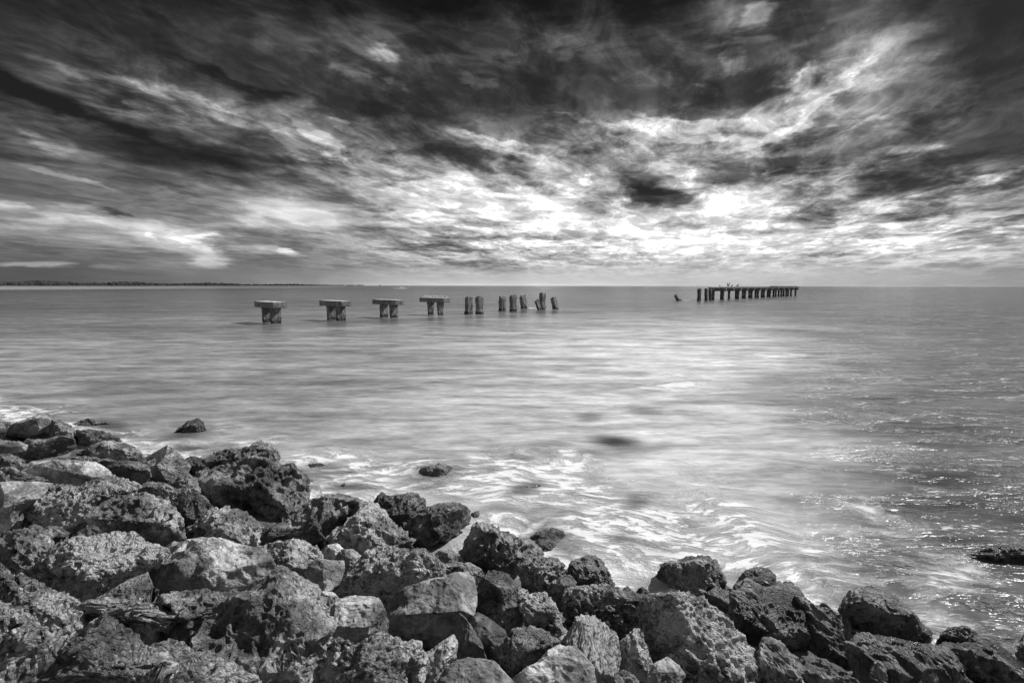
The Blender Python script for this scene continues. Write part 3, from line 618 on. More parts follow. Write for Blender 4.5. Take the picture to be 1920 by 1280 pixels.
def build_rock(idx, label, poly, kind, shift, thick):
    poly = np.array(poly, float)
    rs = np.random.RandomState(100 + idx)
    mn, mx = poly.min(0), poly.max(0)
    # area centroid
    x, y = poly[:, 0], poly[:, 1]; x2, y2 = np.roll(x, -1), np.roll(y, -1)
    cr = x * y2 - x2 * y; A = cr.sum() / 2
    c = np.array([((x + x2) * cr).sum() / (6 * A), ((y + y2) * cr).sum() / (6 * A)])
    t = slope_hit(*c)
    d = ray(*c)
    size_px = math.sqrt(abs(A))
    size = size_px / FPX * t
    t -= shift * size * .5
    cy_ = -(c[1] - 640) / FPX
    for _ in range(40 if size_px > 62 or c[0] > 1150 else 0):                            # the lowest visible edge must clear the water (or just touch it)
        hb = (poly[:, 1].max() - c[1]) / FPX * t * .8
        v_ = np.array([0, -hb - cy_ * .6 * hb, .6 * hb])
        if CAM_H + d[2] * t + (CR @ v_)[2] >= -0.06: break
        t *= .988
    cen = np.array([0, 0, CAM_H]) + d * t
    pm = t / FPX                                   # metres per pixel at that depth
    sub = 8 if size_px > 190 else (7 if size_px > 62 else 6)
    D, F = ico(sub)
    th = np.arctan2(-D[:, 1], D[:, 0])
    tab = np.linspace(-np.pi, np.pi, 361)
    rt = radial(poly, c, tab)
    k = np.array([.25, .5, .25])
    rt[1:-1] = np.convolve(rt, k, 'valid')
    Rr = np.interp(th, tab, rt) * pm
    rho = np.sqrt(np.maximum(1 - D[:, 2] ** 2, 0)); zz = D[:, 2]
    e = 0.64
    rr = rho ** e; zc = np.sign(zz) * np.abs(zz) ** e
    Tk = thick * 0.62 * min((mx - mn).min(), size_px * 1.1) * pm
    V = np.stack([Rr * rr * np.cos(th), -Rr * rr * np.sin(th), Tk * zc], 1)
    # rock is tilted: the upper half leans away, so tops face the sky
    V[:, 2] -= V[:, 1] * 0.72
    K = KIND[kind]
    Lm = size
    # broad lumps
    P = V / Lm * 1.0 + rs.rand(3) * 50
    N = V / (np.linalg.norm(V, axis=1)[:, None] + 1e-6)
    V = V + N * (fbm(P * 1.7, 3, .5, seed=idx) * K['lump'] * 1.6 * Lm)[:, None]
    cxn, cyn = (c[0] - 960) / FPX, -(c[1] - 640) / FPX
    def shear(V, sg):
        V = V.copy(); V[:, 0] -= sg * cxn * V[:, 2]; V[:, 1] -= sg * cyn * V[:, 2]
        return V
    V = shear(V, 1)                                # thickness runs along the line of sight
    # plane cuts: broken faces
    for f in range(K['fac'] + 3):
        n = rs.randn(3); n /= np.linalg.norm(n)
        n[2] = abs(n[2]) if rs.rand() < .8 else n[2]
        if abs(n[2]) < .35: n[2] = .45
        n /= np.linalg.norm(n)
        s = V @ n
        lim = s.max() * rs.uniform(.62, .86)
        ex = np.maximum(s - lim, 0)
        V = V - n * (ex * .95)[:, None]
    upc = CR.T @ np.array([.30, .22, .93]); frc = CR.T @ np.array([-.25, -.93, -.28])
    cuts = ((upc, .60, .80, .22), (frc, .52, .72, .30))
    if label.startswith('shell'): cuts = ((upc, .50, .60, .12),)
    for n0, lo, hi, j in cuts:
        n = n0 + rs.randn(3) * j; n /= np.linalg.norm(n)
        s = V @ n; lim = s.max() * rs.uniform(lo, hi)
        V = V - n * (np.maximum(s - lim, 0) * .93)[:, None]
    V = shear(V, -1)
    # bring the outline back to the traced one
    tab2 = np.linspace(-np.pi, np.pi, 145)
    for it in range(2):
        per = t / (t - V[:, 2])
        X_, Y_ = V[:, 0] * per, V[:, 1] * per
        ang = np.arctan2(-Y_, X_); rad = np.hypot(X_, Y_)
        b_ = np.clip(((ang + np.pi) / (2 * np.pi) * 144).astype(int), 0, 143)
        mx_ = np.zeros(144); np.maximum.at(mx_, b_, rad)
        mid = (tab2[:-1] + tab2[1:]) / 2
        want = np.interp(mid, tab, rt) * pm * 1.05
        ratio = np.clip(want / np.maximum(mx_, 1e-4), .6, 1.7)
        ext = np.concatenate([ratio[-1:], ratio, ratio[:1]]); em = np.concatenate([[mid[-1] - 2 * np.pi], mid, [mid[0] + 2 * np.pi]])
        f_ = np.interp(ang, em, ext)
        V[:, 0] *= f_; V[:, 1] *= f_
    V = shear(V, 1)
    # surface normal of the cut shape
    def normals(V):
        a, b, c_ = V[F[:, 0]], V[F[:, 1]], V[F[:, 2]]
        fn = np.cross(b - a, c_ - a)
        vn = np.zeros_like(V)
        for q in range(3):
            for ax in range(3):
                vn[:, ax] += np.bincount(F[:, q], weights=fn[:, ax], minlength=len(V))
        return vn / (np.linalg.norm(vn, axis=1)[:, None] + 1e-12)
    N = normals(V)
    W = V @ rocks_rot[idx % len(rocks_rot)] * np.array(K['smw'])
    off = rs.rand(3) * 40
    m = min(max(Lm, .25), .8)                      # feature sizes stay about real for big and small rocks
    warp = np.stack([perlin(W / (.22 * m) + off + 5 * q, seed=7 + q) for q in range(3)], 1) * .10 * m
    Ww = W + warp
    rid = ridged(Ww / (.42 * m) + off, 5, .55, seed=idx + 3)
    disp = (rid - .72) * K['ridge'] * m * .55
    f1, f2 = worley(Ww / (K['pit'] * m) + off, seed=idx)
    mask = sstep(-.15, .25, fbm(W / (.5 * m) + off, 3, .5, seed=idx + 9))
    disp -= sstep(.62, .18, f1) * K['pdep'] * m * mask
    g1, g2 = worley(Ww / (K['pit'] * m * .42) + off, seed=idx + 50)
    disp -= sstep(.6, .15, g1) * K['pdep'] * m * .40 * sstep(-.1, .3, fbm(W / (.3 * m) - off, 2, .5, seed=idx + 33))
    if kind == 'coarse':
        q1, q2 = worley(Ww / .045 * np.array([1, 1, 1.0]) + off, seed=idx + 70)
        disp += sstep(.75, .1, q1) * .016
    disp += fbm(W / (.07 * m) + off, 3, .6, seed=idx + 20) * K['fine'] * m
    V = V + N * disp[:, None]
    Vw = V @ CR.T
    me = mesh_np('rock', Vw, F, M[kind])
    o = link('rock', me, cen)
    tag(o, label, 'rock', GRP)
    return o

def _rot(a, b, c):
    return np.array((Matrix.Rotation(a, 3, 'X') @ Matrix.Rotation(b, 3, 'Y') @ Matrix.Rotation(c, 3, 'Z')))
rocks_rot = [_rot(.3, .5, .6), _rot(-.4, .2, 1.2), _rot(.7, -.5, .2), _rot(.1, .9, -.6), _rot(-.6, -.3, .9)]
ROCK_POS = []
for i, (lb, poly, kd, sh, tk) in enumerate(ROCKS):
    o = build_rock(i, lb, poly, kd, sh, tk)
    ROCK_POS.append((o.location[0], o.location[1], o.location[2], max(o.dimensions[:2]) * .5))

# ------------------------------------------------------------------ ground: bed of the rock armour, running down to the sea floor
def build_ground():
    xs = np.concatenate([np.linspace(-4000, -60, 12), np.linspace(-50, 50, 150), np.linspace(60, 4000, 12)])
    ys = np.concatenate([np.linspace(-3000, -40, 10), np.linspace(-30, 60, 150), np.linspace(70, 30000, 12)])
    X, Y = np.meshgrid(xs, ys)
    d = inland(X, Y)
    Z = np.where(d > 0, np.minimum(SLOPE * d, 1.9) - .30, np.maximum(SLOPE * d, -3.0) - .30)
    P = np.stack([X.ravel(), Y.ravel(), np.zeros(X.size)], 1)
    Z = Z.ravel() + fbm(P * .9, 4, seed=3) * .12
    V = np.stack([X.ravel(), Y.ravel(), Z], 1)
    nx, ny = len(xs), len(ys)
    i = np.arange(nx * ny).reshape(ny, nx)
    F = np.stack([i[:-1, :-1].ravel(), i[:-1, 1:].ravel(), i[1:, 1:].ravel(), i[1:, :-1].ravel()], 1)
    o = link('ground', mesh_np('ground', V, F, M['dark']))
    tag(o, 'dark rubble bed under the boulders', None, None, 'structure')
build_ground()

# ------------------------------------------------------------------ water
def water_mat():
    m, T, bs, out = new_mat('sea_water')
    geo = T.node('ShaderNodeNewGeometry')
    pos = geo.outputs['Position']
    foam = T.attr('foam'); dark = T.attr('dark'); silt_sheen = T.attr('silt_sheen'); spark = T.attr('chop')
    ang = math.atan2(SH[1], SH[0])
    # swell streaks, drawn long by the wind
    s1 = T.mapping(pos, rot=(0, 0, R(4)), scale=(0.28, 0.85, 1))
    s2 = T.mapping(pos, rot=(0, 0, R(-6)), scale=(0.9, 2.6, 1))
    st = T.noise(s1, 1.0, 6, 0.62, dist=0.4)
    st2 = T.noise(s2, 1.0, 5, 0.6, dist=0.3)
    s0 = T.mapping(pos, rot=(0, 0, R(2)), scale=(0.05, 0.13, 1))
    st0 = T.noise(s0, 1.0, 5, 0.6)
    # foam veils near the rocks: smoky, combed along the shore
    wv = T.vmath('SUBTRACT', T.noise(pos, 0.55, 2.5, 0.5, color=True), (0.5, 0.5, 0.5))
    pw = T.vmath('ADD', pos, T.vmath('SCALE', wv, scale=1.5))
    f0 = T.mapping(pw, rot=(0, 0, -ang), scale=(0.8, 1.8, 1))
    fn = T.noise(f0, 1.2, 6, 0.58)
    f1 = T.noise(T.mapping(pw, rot=(0, 0, -ang + 0.25), scale=(1.0, 2.7, 1)), 2.3, 8, 0.68)
    f2 = T.noise(T.mapping(pw, rot=(0, 0, -ang - 0.35), scale=(1.4, 3.2, 1)), 2.8, 8, 0.68)
    wisp = T.math('MAXIMUM', T.ramp(f1, 0.50, 0.66), T.math('MULTIPLY', T.ramp(f2, 0.52, 0.68), 0.8))
    body = T.ramp(T.math('ADD', fn, T.math('MULTIPLY', foam, 0.32)), 0.54, 0.76)
    body = T.math('MULTIPLY', body, T.ramp(f1, 0.38, 0.56, 0.30, 1.0))
    ff = T.math('MINIMUM', T.math('ADD', T.math('MULTIPLY', body, 1.05), T.math('MULTIPLY', T.math('MULTIPLY', wisp, foam), 0.85)), 1.0)
    ff = T.math('MULTIPLY', ff, T.ramp(foam, 0.02, 0.40))
    solid = T.attr('solid')
    ff = T.math('MAXIMUM', ff, T.ramp(T.math('ADD', solid, T.math('MULTIPLY', T.math('SUBTRACT', f1, 0.5), 1.7)), 0.36, 0.85))
    # broken little crests out in the chop, whitened to paint in larger sun glints
    crest = T.noise(T.mapping(pos, rot=(0, 0, R(10)), scale=(0.45, 1.7, 1)), 1.0, 3, 0.55, dist=0.5)
    torn = T.noise(T.mapping(pos, rot=(0, 0, R(24)), scale=(3.0, 9.0, 1)), 1.3, 6, 0.7)
    glint_fleck = T.math('MULTIPLY', T.ramp(crest, 0.57, 0.70), T.ramp(torn, 0.46, 0.58))
    ff = T.math('MAXIMUM', ff, T.math('MULTIPLY', T.math('MULTIPLY', glint_fleck, spark), 0.85))
    ff = T.math('MULTIPLY', ff, T.math('SUBTRACT', 1.0, T.math('MULTIPLY', dark, 0.8)))
    base = T.math('MULTIPLY_ADD', silt_sheen, 0.255, 0.055)
    base = T.math('MULTIPLY', base, T.ramp(st, 0.32, 0.68, 0.60, 1.38))
    base = T.math('MULTIPLY', base, T.ramp(st0, 0.32, 0.68, 0.70, 1.28))
    base = T.math('MULTIPLY', base, T.ramp(st2, 0.32, 0.68, 0.80, 1.2))
    st3 = T.noise(T.mapping(pos, rot=(0, 0, R(-3)), scale=(2.2, 8.0, 1)), 1.0, 4, 0.6)
    base = T.math('MULTIPLY', base, T.ramp(st3, 0.32, 0.68, 0.84, 1.16))
    base = T.math('MULTIPLY', base, T.ramp(foam, 0.15, 0.8, 1.0, 0.60))
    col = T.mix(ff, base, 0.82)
    col = T.mix(T.math('MULTIPLY', dark, T.math('MULTIPLY_ADD', ff, -0.45, 1.0)), col, 0.035)
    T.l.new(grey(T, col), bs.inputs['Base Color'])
    rg = T.mix(ff, T.mix(spark, 0.24, 0.115), 0.7)
    T.l.new(rg, bs.inputs['Roughness'])
    bs.inputs['IOR'].default_value = 1.333
    T.l.new(T.mix(ff, T.mix(T.attr('open'), 0.5, 0.15), 0.15), bs.inputs['Specular IOR Level'])
    # surface relief
    c1 = T.noise(T.mapping(pos, rot=(0, 0, R(12)), scale=(0.9, 2.6, 1)), 1.0, 5, 0.6, dist=0.4)
    c2 = T.noise(T.mapping(pos, rot=(0, 0, R(-14)), scale=(2.2, 6.5, 1)), 1.0, 5, 0.62, dist=0.5)
    c3 = T.noise(T.mapping(pos, rot=(0, 0, R(20)), scale=(14, 26, 1)), 1.0, 3, 0.6)
    h = T.math('ADD', T.math('MULTIPLY', st, 0.06), T.math('MULTIPLY', c1, T.mix(T.attr('open'), 0.045, 0.19)))
    h2 = T.math('ADD', T.math('MULTIPLY', c2, T.mix(T.attr('open'), 0.046, 0.10)), T.math('MULTIPLY', c3, 0.004))
    gust = T.ramp(T.noise(T.mapping(pos, scale=(0.25, 0.9, 1)), 1.0, 5, 0.65, dist=0.5), 0.45, 0.60, 0.10, 2.1)
    h = T.math('MULTIPLY_ADD', h2, T.mix(spark, 0.12, gust), h)
    h = T.math('MULTIPLY_ADD', ff, 0.03, h)
    bp = T.node('ShaderNodeBump')
    bp.inputs['Distance'].default_value = 1.0
    bp.inputs['Strength'].default_value = 1.0
    T.l.new(h, bp.inputs['Height'])
    T.l.new(bp.outputs[0], bs.inputs['Normal'])
    return m

def gauss_px(X, Y, cx, cy, rx, ry, tilt=0.0, p=2.0):
    """soft ellipse lying on the water, its middle and extent taken from photo pixels"""
    c = on_z(cx, cy); a = on_z(cx + rx * math.cos(R(tilt)), cy + rx * math.sin(R(tilt))); b = on_z(cx, cy + ry); b2 = on_z(cx, cy - ry)
    ux = (a - c)[:2]; uy = (b - b2)[:2] / 2
    Mx = np.linalg.inv(np.array([ux, uy]).T)
    q0 = Mx[0, 0] * (X - c[0]) + Mx[0, 1] * (Y - c[1]); q1 = Mx[1, 0] * (X - c[0]) + Mx[1, 1] * (Y - c[1])
    return np.exp(-(q0 * q0 + q1 * q1) ** (p / 2))

def build_water():
    na, nr = 760, 900
    az = np.radians(np.linspace(-78, 78, na))
    r = 1.4 * (40000 / 1.4) ** (np.linspace(0, 1, nr) ** 1.25)
    A, Rr = np.meshgrid(az, r)
    X = (np.sin(A) * Rr).ravel(); Y = (np.cos(A) * Rr).ravel()
    dist = Rr.ravel()
    foam = np.zeros_like(X); dark = np.zeros_like(X)
    sh = -inland(X, Y)                                  # metres off the shore
    foam += .95 * np.exp(-np.clip(sh + .2, 0, None) / .55)
    FO = [ (1000,900,150,50,20,1.0), (760,890,150,35,0,.9), (1250,990,180,60,28,1.0), (1440,1060,190,50,28,.95), (1120,1010,150,60,20,1.0),
            (1090,905,110,60,25,.9), (900,905,120,40,0,.8), (1180,1000,170,80,30,1.0), (1120,1060,80,40,0,.9), (1400,1000,220,60,30,.85), (1560,1080,160,50,30,.7),
           (700,890,120,25,-5,.7), (610,860,90,22,0,.75), (930,990,80,40,-20,.9), (640,905,70,18,-15,.8), (450,835,120,16,-6,.5), (200,850,120,10,0,.3),
           (1272,722,62,9,-4,1.0), (1275,700,40,7,0,.6), (1750,1070,120,50,10,.4), (60,770,120,14,0,.45), (420,800,60,10,0,.4),
           (280,825,60,10,0,.5), (860,1030,50,22,-30,1.0), (1460,665,60,5,0,.5), (1730,1160,120,40,15,.35), (1650,980,110,50,20,.35), (770,925,60,16,-20,.8),
           (997,577.5,12,1.0,0,.6), (1288,563,9,.9,0,.6), (752,540.3,12,.6,0,.9), (550,800,200,30,0,.15), (1320,900,160,50,20,.3) ]
    for (cx, cy, rx, ry, tl, am) in FO:
        foam = np.maximum(foam, am * gauss_px(X, Y, cx, cy, rx, ry, tl))
    solid = np.zeros_like(X)
    for (cx, cy, rx, ry, tl, am) in [ (1272,722,64,8,-3,1.0), (1268,703,34,8,0,.7), (1452,668,60,5,2,.8), (1105,640,40,5,0,.6), (1000,870,60,14,0,.6), (1080,930,60,12,-30,.7), (1000,990,50,14,-25,.8),
             (1160,1070,30,20,10,.8), (1400,980,60,14,35,.8), (1310,1000,40,12,0,.6), (700,900,70,8,-10,.7), (600,925,60,6,-12,.8), (880,1010,40,10,-35,.9), (905,1060,30,8,-40,.6), (1490,1040,90,10,30,.6), (590,855,60,8,-3,.6), (0,752,40,5,0,.5)]:
        solid = np.maximum(solid, am * gauss_px(X, Y, cx, cy, rx, ry, tl))
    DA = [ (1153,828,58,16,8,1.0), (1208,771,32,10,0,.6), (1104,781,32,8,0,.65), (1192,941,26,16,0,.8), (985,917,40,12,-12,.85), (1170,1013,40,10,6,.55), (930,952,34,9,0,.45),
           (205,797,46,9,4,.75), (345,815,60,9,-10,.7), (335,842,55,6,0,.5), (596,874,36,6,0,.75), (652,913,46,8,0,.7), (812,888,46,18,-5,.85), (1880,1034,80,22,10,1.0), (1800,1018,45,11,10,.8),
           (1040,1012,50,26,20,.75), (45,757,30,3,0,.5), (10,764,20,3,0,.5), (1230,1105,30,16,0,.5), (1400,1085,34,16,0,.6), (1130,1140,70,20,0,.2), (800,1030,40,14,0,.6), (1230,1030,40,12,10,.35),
           (1010,955,30,8,-20,.4), (700,602,300,5,-2.2,.62), (300,614,220,4,0,.45), (1040,586,80,4,0,.4), (1480,620,70,3,3,.45), (1400,606,60,2.5,2,.35), (1290,640,60,3,0,.3), (1270,563,24,2,0,.3), (1340,562,40,2,0,.3) ]  # includes the shadow band at the pile feet, painted into the water
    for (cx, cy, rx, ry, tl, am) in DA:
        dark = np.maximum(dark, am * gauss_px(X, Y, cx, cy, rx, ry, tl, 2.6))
    foam *= sstep(-1.0, -.2, sh); dark = np.maximum(dark, .8 * sstep(-.3, -1.0, sh))  # shade in the gaps between boulders put into the water colour
    silt_sheen = np.clip(1.15 - .85 * sstep(9, 95, dist) , 0, 1) * (1 - .9 * sstep(110, 500, dist))
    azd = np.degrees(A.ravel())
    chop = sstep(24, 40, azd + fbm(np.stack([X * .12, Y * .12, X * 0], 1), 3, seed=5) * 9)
    silt_sheen = silt_sheen * (1 + 1.25 * gauss_px(X, Y, 1330, 642, 260, 52, 2) + .5 * gauss_px(X, Y, 1080, 640, 200, 60, 0))  # paler patches: the bright cloud's reflection painted into the water colour
    silt_sheen = silt_sheen * (1 - .82 * chop)
    # low real swell close in
    P = np.stack([X * .5, Y * 1.1, X * 0], 1)
    Z = fbm(P, 4, .5, seed=11) * .05 * np.exp(-dist / 60.0) + fbm(P * 4.1, 3, .5, seed=15) * .018 * np.exp(-dist / 20.0)
    Z += foam * .035 * np.exp(-dist / 40.0)
    Z = np.where(sh < -1.2, Z - np.clip(-1.2 - sh, 0, 1) * .5, Z)
    V = np.stack([X, Y, Z], 1)
    i = np.arange(na * nr).reshape(nr, na)
    F = np.stack([i[:-1, :-1].ravel(), i[:-1, 1:].ravel(), i[1:, 1:].ravel(), i[1:, :-1].ravel()], 1)[:, ::-1]
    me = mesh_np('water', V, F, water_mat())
    add_attr(me, 'foam', np.clip(foam, 0, 1)); add_attr(me, 'dark', dark); add_attr(me, 'silt_sheen', silt_sheen); add_attr(me, 'chop', chop); add_attr(me, 'solid', solid); add_attr(me, 'open', sstep(8, 60, sh))
    o = link('water', me)
    tag(o, 'milky long-exposure sea with foam along the rocks', None, None, 'structure')
build_water()

# ------------------------------------------------------------------ far coast
def coast():
    rnd = random.Random(4)
    m, T, bs, out = new_mat('beach_sand')
    bs.inputs['Base Color'].default_value = (.22, .22, .22, 1); bs.inputs['Roughness'].default_value = .9
    mt, T, bs, out = new_mat('far_foliage')
    co = T.node('ShaderNodeTexCoord')
    T.l.new(grey(T, T.ramp(T.noise(co.outputs['Object'], .2, 5, .6), .35, .65, .02, .06)), bs.inputs['Base Color'])
    bs.inputs['Roughness'].default_value = 1.0; bs.inputs['Specular IOR Level'].default_value = .1
    pts = []
    n = 60
    for i in range(n + 1):
        f = i / n
        px = -260 + f * 980
        D = 1500 + 2600 * f ** 1.3
        d = ray(px, 535); h = math.hypot(d[0], d[1])
        pts.append((d[0] / h * D, d[1] / h * D, f))
    V = []; F = []
    for (x, y, f) in pts:
        h = math.hypot(x, y); ux, uy = x / h, y / h
        for (o, z) in ((-22, -.6), (0, .5), (16, 1.1), (60, 1.6), (500, 1.8)):
            V.append((x + ux * o, y + uy * o, z))
    for i in range(n):
        for j in range(4):
            a = i * 5 + j
            F.append((a, a + 5, a + 6, a + 1))
    o = link('headland', mesh_np('headland', np.array(V), np.array(F), m))
    tag(o, 'low sandy far shore on the left horizon', None, None, 'structure')
    Vi, Fi = ico(2)
    VV = []; FF = []; k = 0
    for i in range(1500):
        f = rnd.random() ** 1.1
        q = f * n; j = min(int(q), n - 1); g = q - j
        x = pts[j][0] * (1 - g) + pts[j + 1][0] * g; y = pts[j][1] * (1 - g) + pts[j + 1][1] * g
        h = math.hypot(x, y); o = rnd.uniform(26, 90)
        x += x / h * o; y += y / h * o
        big = 1.0 if f < .70 else max(.0, 1 - (f - .70) / .31)
        if big <= 0.05 or (f > .93 and math.sin(f * 95) < -.1): continue
        s = rnd.uniform(4.6, 7.6) * (.35 + .65 * big) * (1 + .25 * math.sin(f * 40))
        sc = np.array([s * 1.6, s * 1.6, s * rnd.uniform(.8, 1.25)])
        W = Vi * sc * (1 + .22 * perlin(Vi * 2.2 + i, 3))[:, None] + np.array([x, y, 1.6 + s * .6])
        VV.append(W); FF.append(Fi + k); k += len(W)
    o = link('far_wood', mesh_np('far_wood', np.concatenate(VV), np.concatenate(FF), mt))
    tag(o, 'dark strip of far-off woodland above a pale beach on the left horizon', 'woodland', None, 'stuff')
coast()

# ------------------------------------------------------------------ ruined pier
def conc_mat(name, tone, dark_foot=True, mott=1.0):
    m, T, bs, out = new_mat(name)
    co = T.node('ShaderNodeTexCoord'); oi = T.node('ShaderNodeObjectInfo')
    p = T.vmath('ADD', co.outputs['Object'], T.vmath('SCALE', (9, 4, 6), scale=oi.outputs['Random']))
    a = T.noise(p, 3.0, 7, .68); b = T.noise(T.mapping(p, scale=(5, 5, .8)), 1.0, 5, .6)
    v = T.math('MULTIPLY', T.ramp(a, .34, .66, 1 - .55 * mott, 1 + .4 * mott), T.ramp(b, .35, .65, 1 - .35 * mott, 1 + .25 * mott))
    v = T.math('MULTIPLY', v, tone)
    z = T.xyz(T.node('ShaderNodeNewGeometry').outputs['Position'])[2]
    if dark_foot:
        foot = T.ramp(T.math('ADD', z, T.math('MULTIPLY', a, .3)), .30, .58, .30, 1.0)   # weed and barnacle band above the tide line
        v = T.math('MULTIPLY', v, foot)
    T.l.new(grey(T, T.math('MINIMUM', v, .75)), bs.inputs['Base Color'])
    bs.inputs['Roughness'].default_value = .85
    bp = T.node('ShaderNodeBump'); bp.inputs['Distance'].default_value = .05
    T.l.new(T.noise(p, 9.0, 6, .7), bp.inputs['Height']); T.l.new(bp.outputs[0], bs.inputs['Normal'])
    return m
M['pile'] = conc_mat('weathered_pile_concrete', .24)
M['cap'] = conc_mat('weathered_cap_concrete', .25, False, .8)
M['pale'] = conc_mat('pale_top_concrete', .75, False)
M['farpile'] = conc_mat('far_pile_timber', .13)

PU = np.array([.67, .74]); PU /= np.linalg.norm(PU)       # along the pier
PV = np.array([PU[1], -PU[0]])                            # across it
YAW = math.atan2(PV[1], PV[0])

def box_np(lx, ly, z0, z1, n=(14, 6, 12), seed=0, rough=.03, erode=0.0, chip=.05, taper=0.0):
    """rounded, eroded block; x along PV, y along PU in its own frame"""
    nx, ny, nz = n
    bm = bmesh.new()
    bmesh.ops.create_cube(bm, size=1.0)
    bmesh.ops.subdivide_edges(bm, edges=bm.edges[:], cuts=9, use_grid_fill=True)
    V = np.array([v.co[:] for v in bm.verts]); F = np.array([[v.index for v in f.verts] for f in bm.faces])
    bm.free()
    H = z1 - z0
    c = V * 2.0
    # soften the arrises
    ax = np.sort(np.abs(c), axis=1)
    edge = sstep(.70, 1.0, ax[:, 1])
    W = V * np.array([lx, ly, H])
    W = W * (1 - (chip * edge)[:, None] * np.array([1, 1, .3]))
    t = (V[:, 2] + .5)
    waist = 1 - erode * np.exp(-((t - .62) / .25) ** 2) - taper * t
    W[:, 0] *= waist; W[:, 1] *= waist
    N = W / (np.linalg.norm(W, axis=1)[:, None] + 1e-6)
    W = W + N * (fbm(W * 2.6 + seed * 3.7, 4, .6, seed=seed) * rough)[:, None] * 2
    W[:, 2] += (z0 + z1) / 2
    return W, F

def bent(i, px, wy, label, caplen, capw, zt, th, eroded, pale_top=False):
    c = on_z(px, wy)
    root = bpy.data.objects.new('pier_bent', None); COL.objects.link(root)
    root.location = (c[0], c[1], 0); root.rotation_euler = (0, 0, YAW)
    tag(root, label, 'pier support', 'capped concrete bents of the ruined pier')
    W, F = box_np(caplen, capw, zt - th, zt, seed=i, rough=.012, chip=.012)
    me = mesh_np('cap', W, F, M['cap'], False)
    if True:
        me.materials.append(M['pale'])
        for p in me.polygons:
            if p.normal.z > .6: p.material_index = 1  # upward faces of each slab get the paler concrete
    link('cap', me, (0, 0, 0), root)
    for s in (-1, 1):
        W, F = box_np(.42, .86, -1.6, zt - th + .02, seed=10 * i + s + 2, rough=.07, erode=eroded, chip=.06)
        link('pile', mesh_np('pile', W, F, M['pile'], False), (s * .86 + .12, 0, 0), root)
    return root, c

BENTS = []
bl = [("nearest capped pier support, leftmost of the four with a slab on top", 508.5, 605.0, 4.0, 1.2, 1.87, .52, 0),
      ("second capped pier support from the left, pale patches on its two piles", 629.5, 600.0, 4.0, 1.15, 1.86, .50, .04),
      ("third capped pier support from the left with a plain flat slab", 728, 595.0, 4.1, 1.12, 1.85, .50, .05),
      ("fourth capped pier support, small pale birds lined up on its slab", 815.5, 590.0, 4.2, 1.1, 1.93, .50, .24)]
for i, b in enumerate(bl):
    r, c = bent(i, b[1], b[2], b[0], *b[3:])
    BENTS.append((r, c, b))

# broken piles: jagged-topped blocks
def broken_pile(px, wy, top_y, wid_px, label, lean=0.0, seed=0, lean_px=0, sizes=None, mat='pile', group='broken bare piles of the ruined pier'):
    c = on_z(px, wy)
    dist = math.hypot(c[0], c[1])
    d = ray(px + lean_px, top_y); t = dist / math.hypot(d[0], d[1])
    top = CAM_H + d[2] * t
    w = wid_px / FPX * dist * 1.0
    a = w * .70; b = w * 1.12
    W, F = box_np(a, b, -1.5, top, seed=seed, rough=.085, erode=.14 if lean == 0 else .05, chip=.10, taper=.06)
    # jagged head
    tt = sstep(top - .55, top, W[:, 2])
    W[:, 2] += tt * (perlin(np.stack([W[:, 0] * 4, W[:, 1] * 4, W[:, 0] * 0 + seed], 1), seed) * .42)
    W[:, 0] *= 1 - tt * .25 * (perlin(W * 3 + 3, seed + 1) + .4)
    # two-tone: crust and white streaks come from the material
    o = link('broken_pile', mesh_np('broken_pile', W, F, M[mat], False), (c[0], c[1], 0))
    L = on_z(px, wy)
    vx = np.array([c[1], -c[0]]) / dist                   # picture-right on the ground
    q = Vector((vx[0] * math.sin(R(lean)), vx[1] * math.sin(R(lean)), math.cos(R(lean))))
    o.rotation_mode = 'QUATERNION'
    o.rotation_quaternion = Vector((0, 0, 1)).rotation_difference(q) @ Matrix.Rotation(YAW, 3, 'Z').to_quaternion()
    tag(o, label, 'pile', group)
    return o
broken_pile(879, 588.5, 557.5, 14, "upright broken pile directly right of the four capped supports", 1, 31)
broken_pile(899, 589, 556.5, 15, "broken pile with forked top, second one right of the capped supports", 0, 32)
broken_pile(941.5, 582.5, 556.5, 13, "slim ragged pile, leftmost of the middle trio", 2, 33)
broken_pile(962, 583.5, 553.5, 14, "ragged pile with a dark bite in its side, middle of the trio", 0, 34)
broken_pile(983, 578.5, 554.0, 12, "pale-faced pile leaning slightly left, rightmost of the trio", -8, 35)
broken_pile(1017, 580.5, 550.5, 12.5, "tallest broken pile, square headed, with a stub leaning on it", 0, 36)
broken_pile(1012, 581, 562, 8, "short dark stub leaning left against the tallest broken pile", -20, 37)
broken_pile(1042, 579.5, 557, 11, "last near pile, split and leaning left, right of the tallest", -13, 38)
broken_pile(1273, 563.5, 551.5, 9, "lone short stump leaning left in open water before the far pier", -27, 39)
FG = 'bare piles at the head of the far pier'
broken_pile(1310.5, 563.5, 541.2, 8, "square bare pile, first in line left of the far pier deck", 0, 40, mat='farpile', group=FG)
broken_pile(1324, 563.5, 541.4, 6.5, "bare pile between two others left of the far pier deck", -2, 41, mat='farpile', group=FG)
broken_pile(1332, 562, 542, 7, "bare bulging pile with a ragged head nearest the far pier deck", -3, 42, mat='farpile', group=FG)

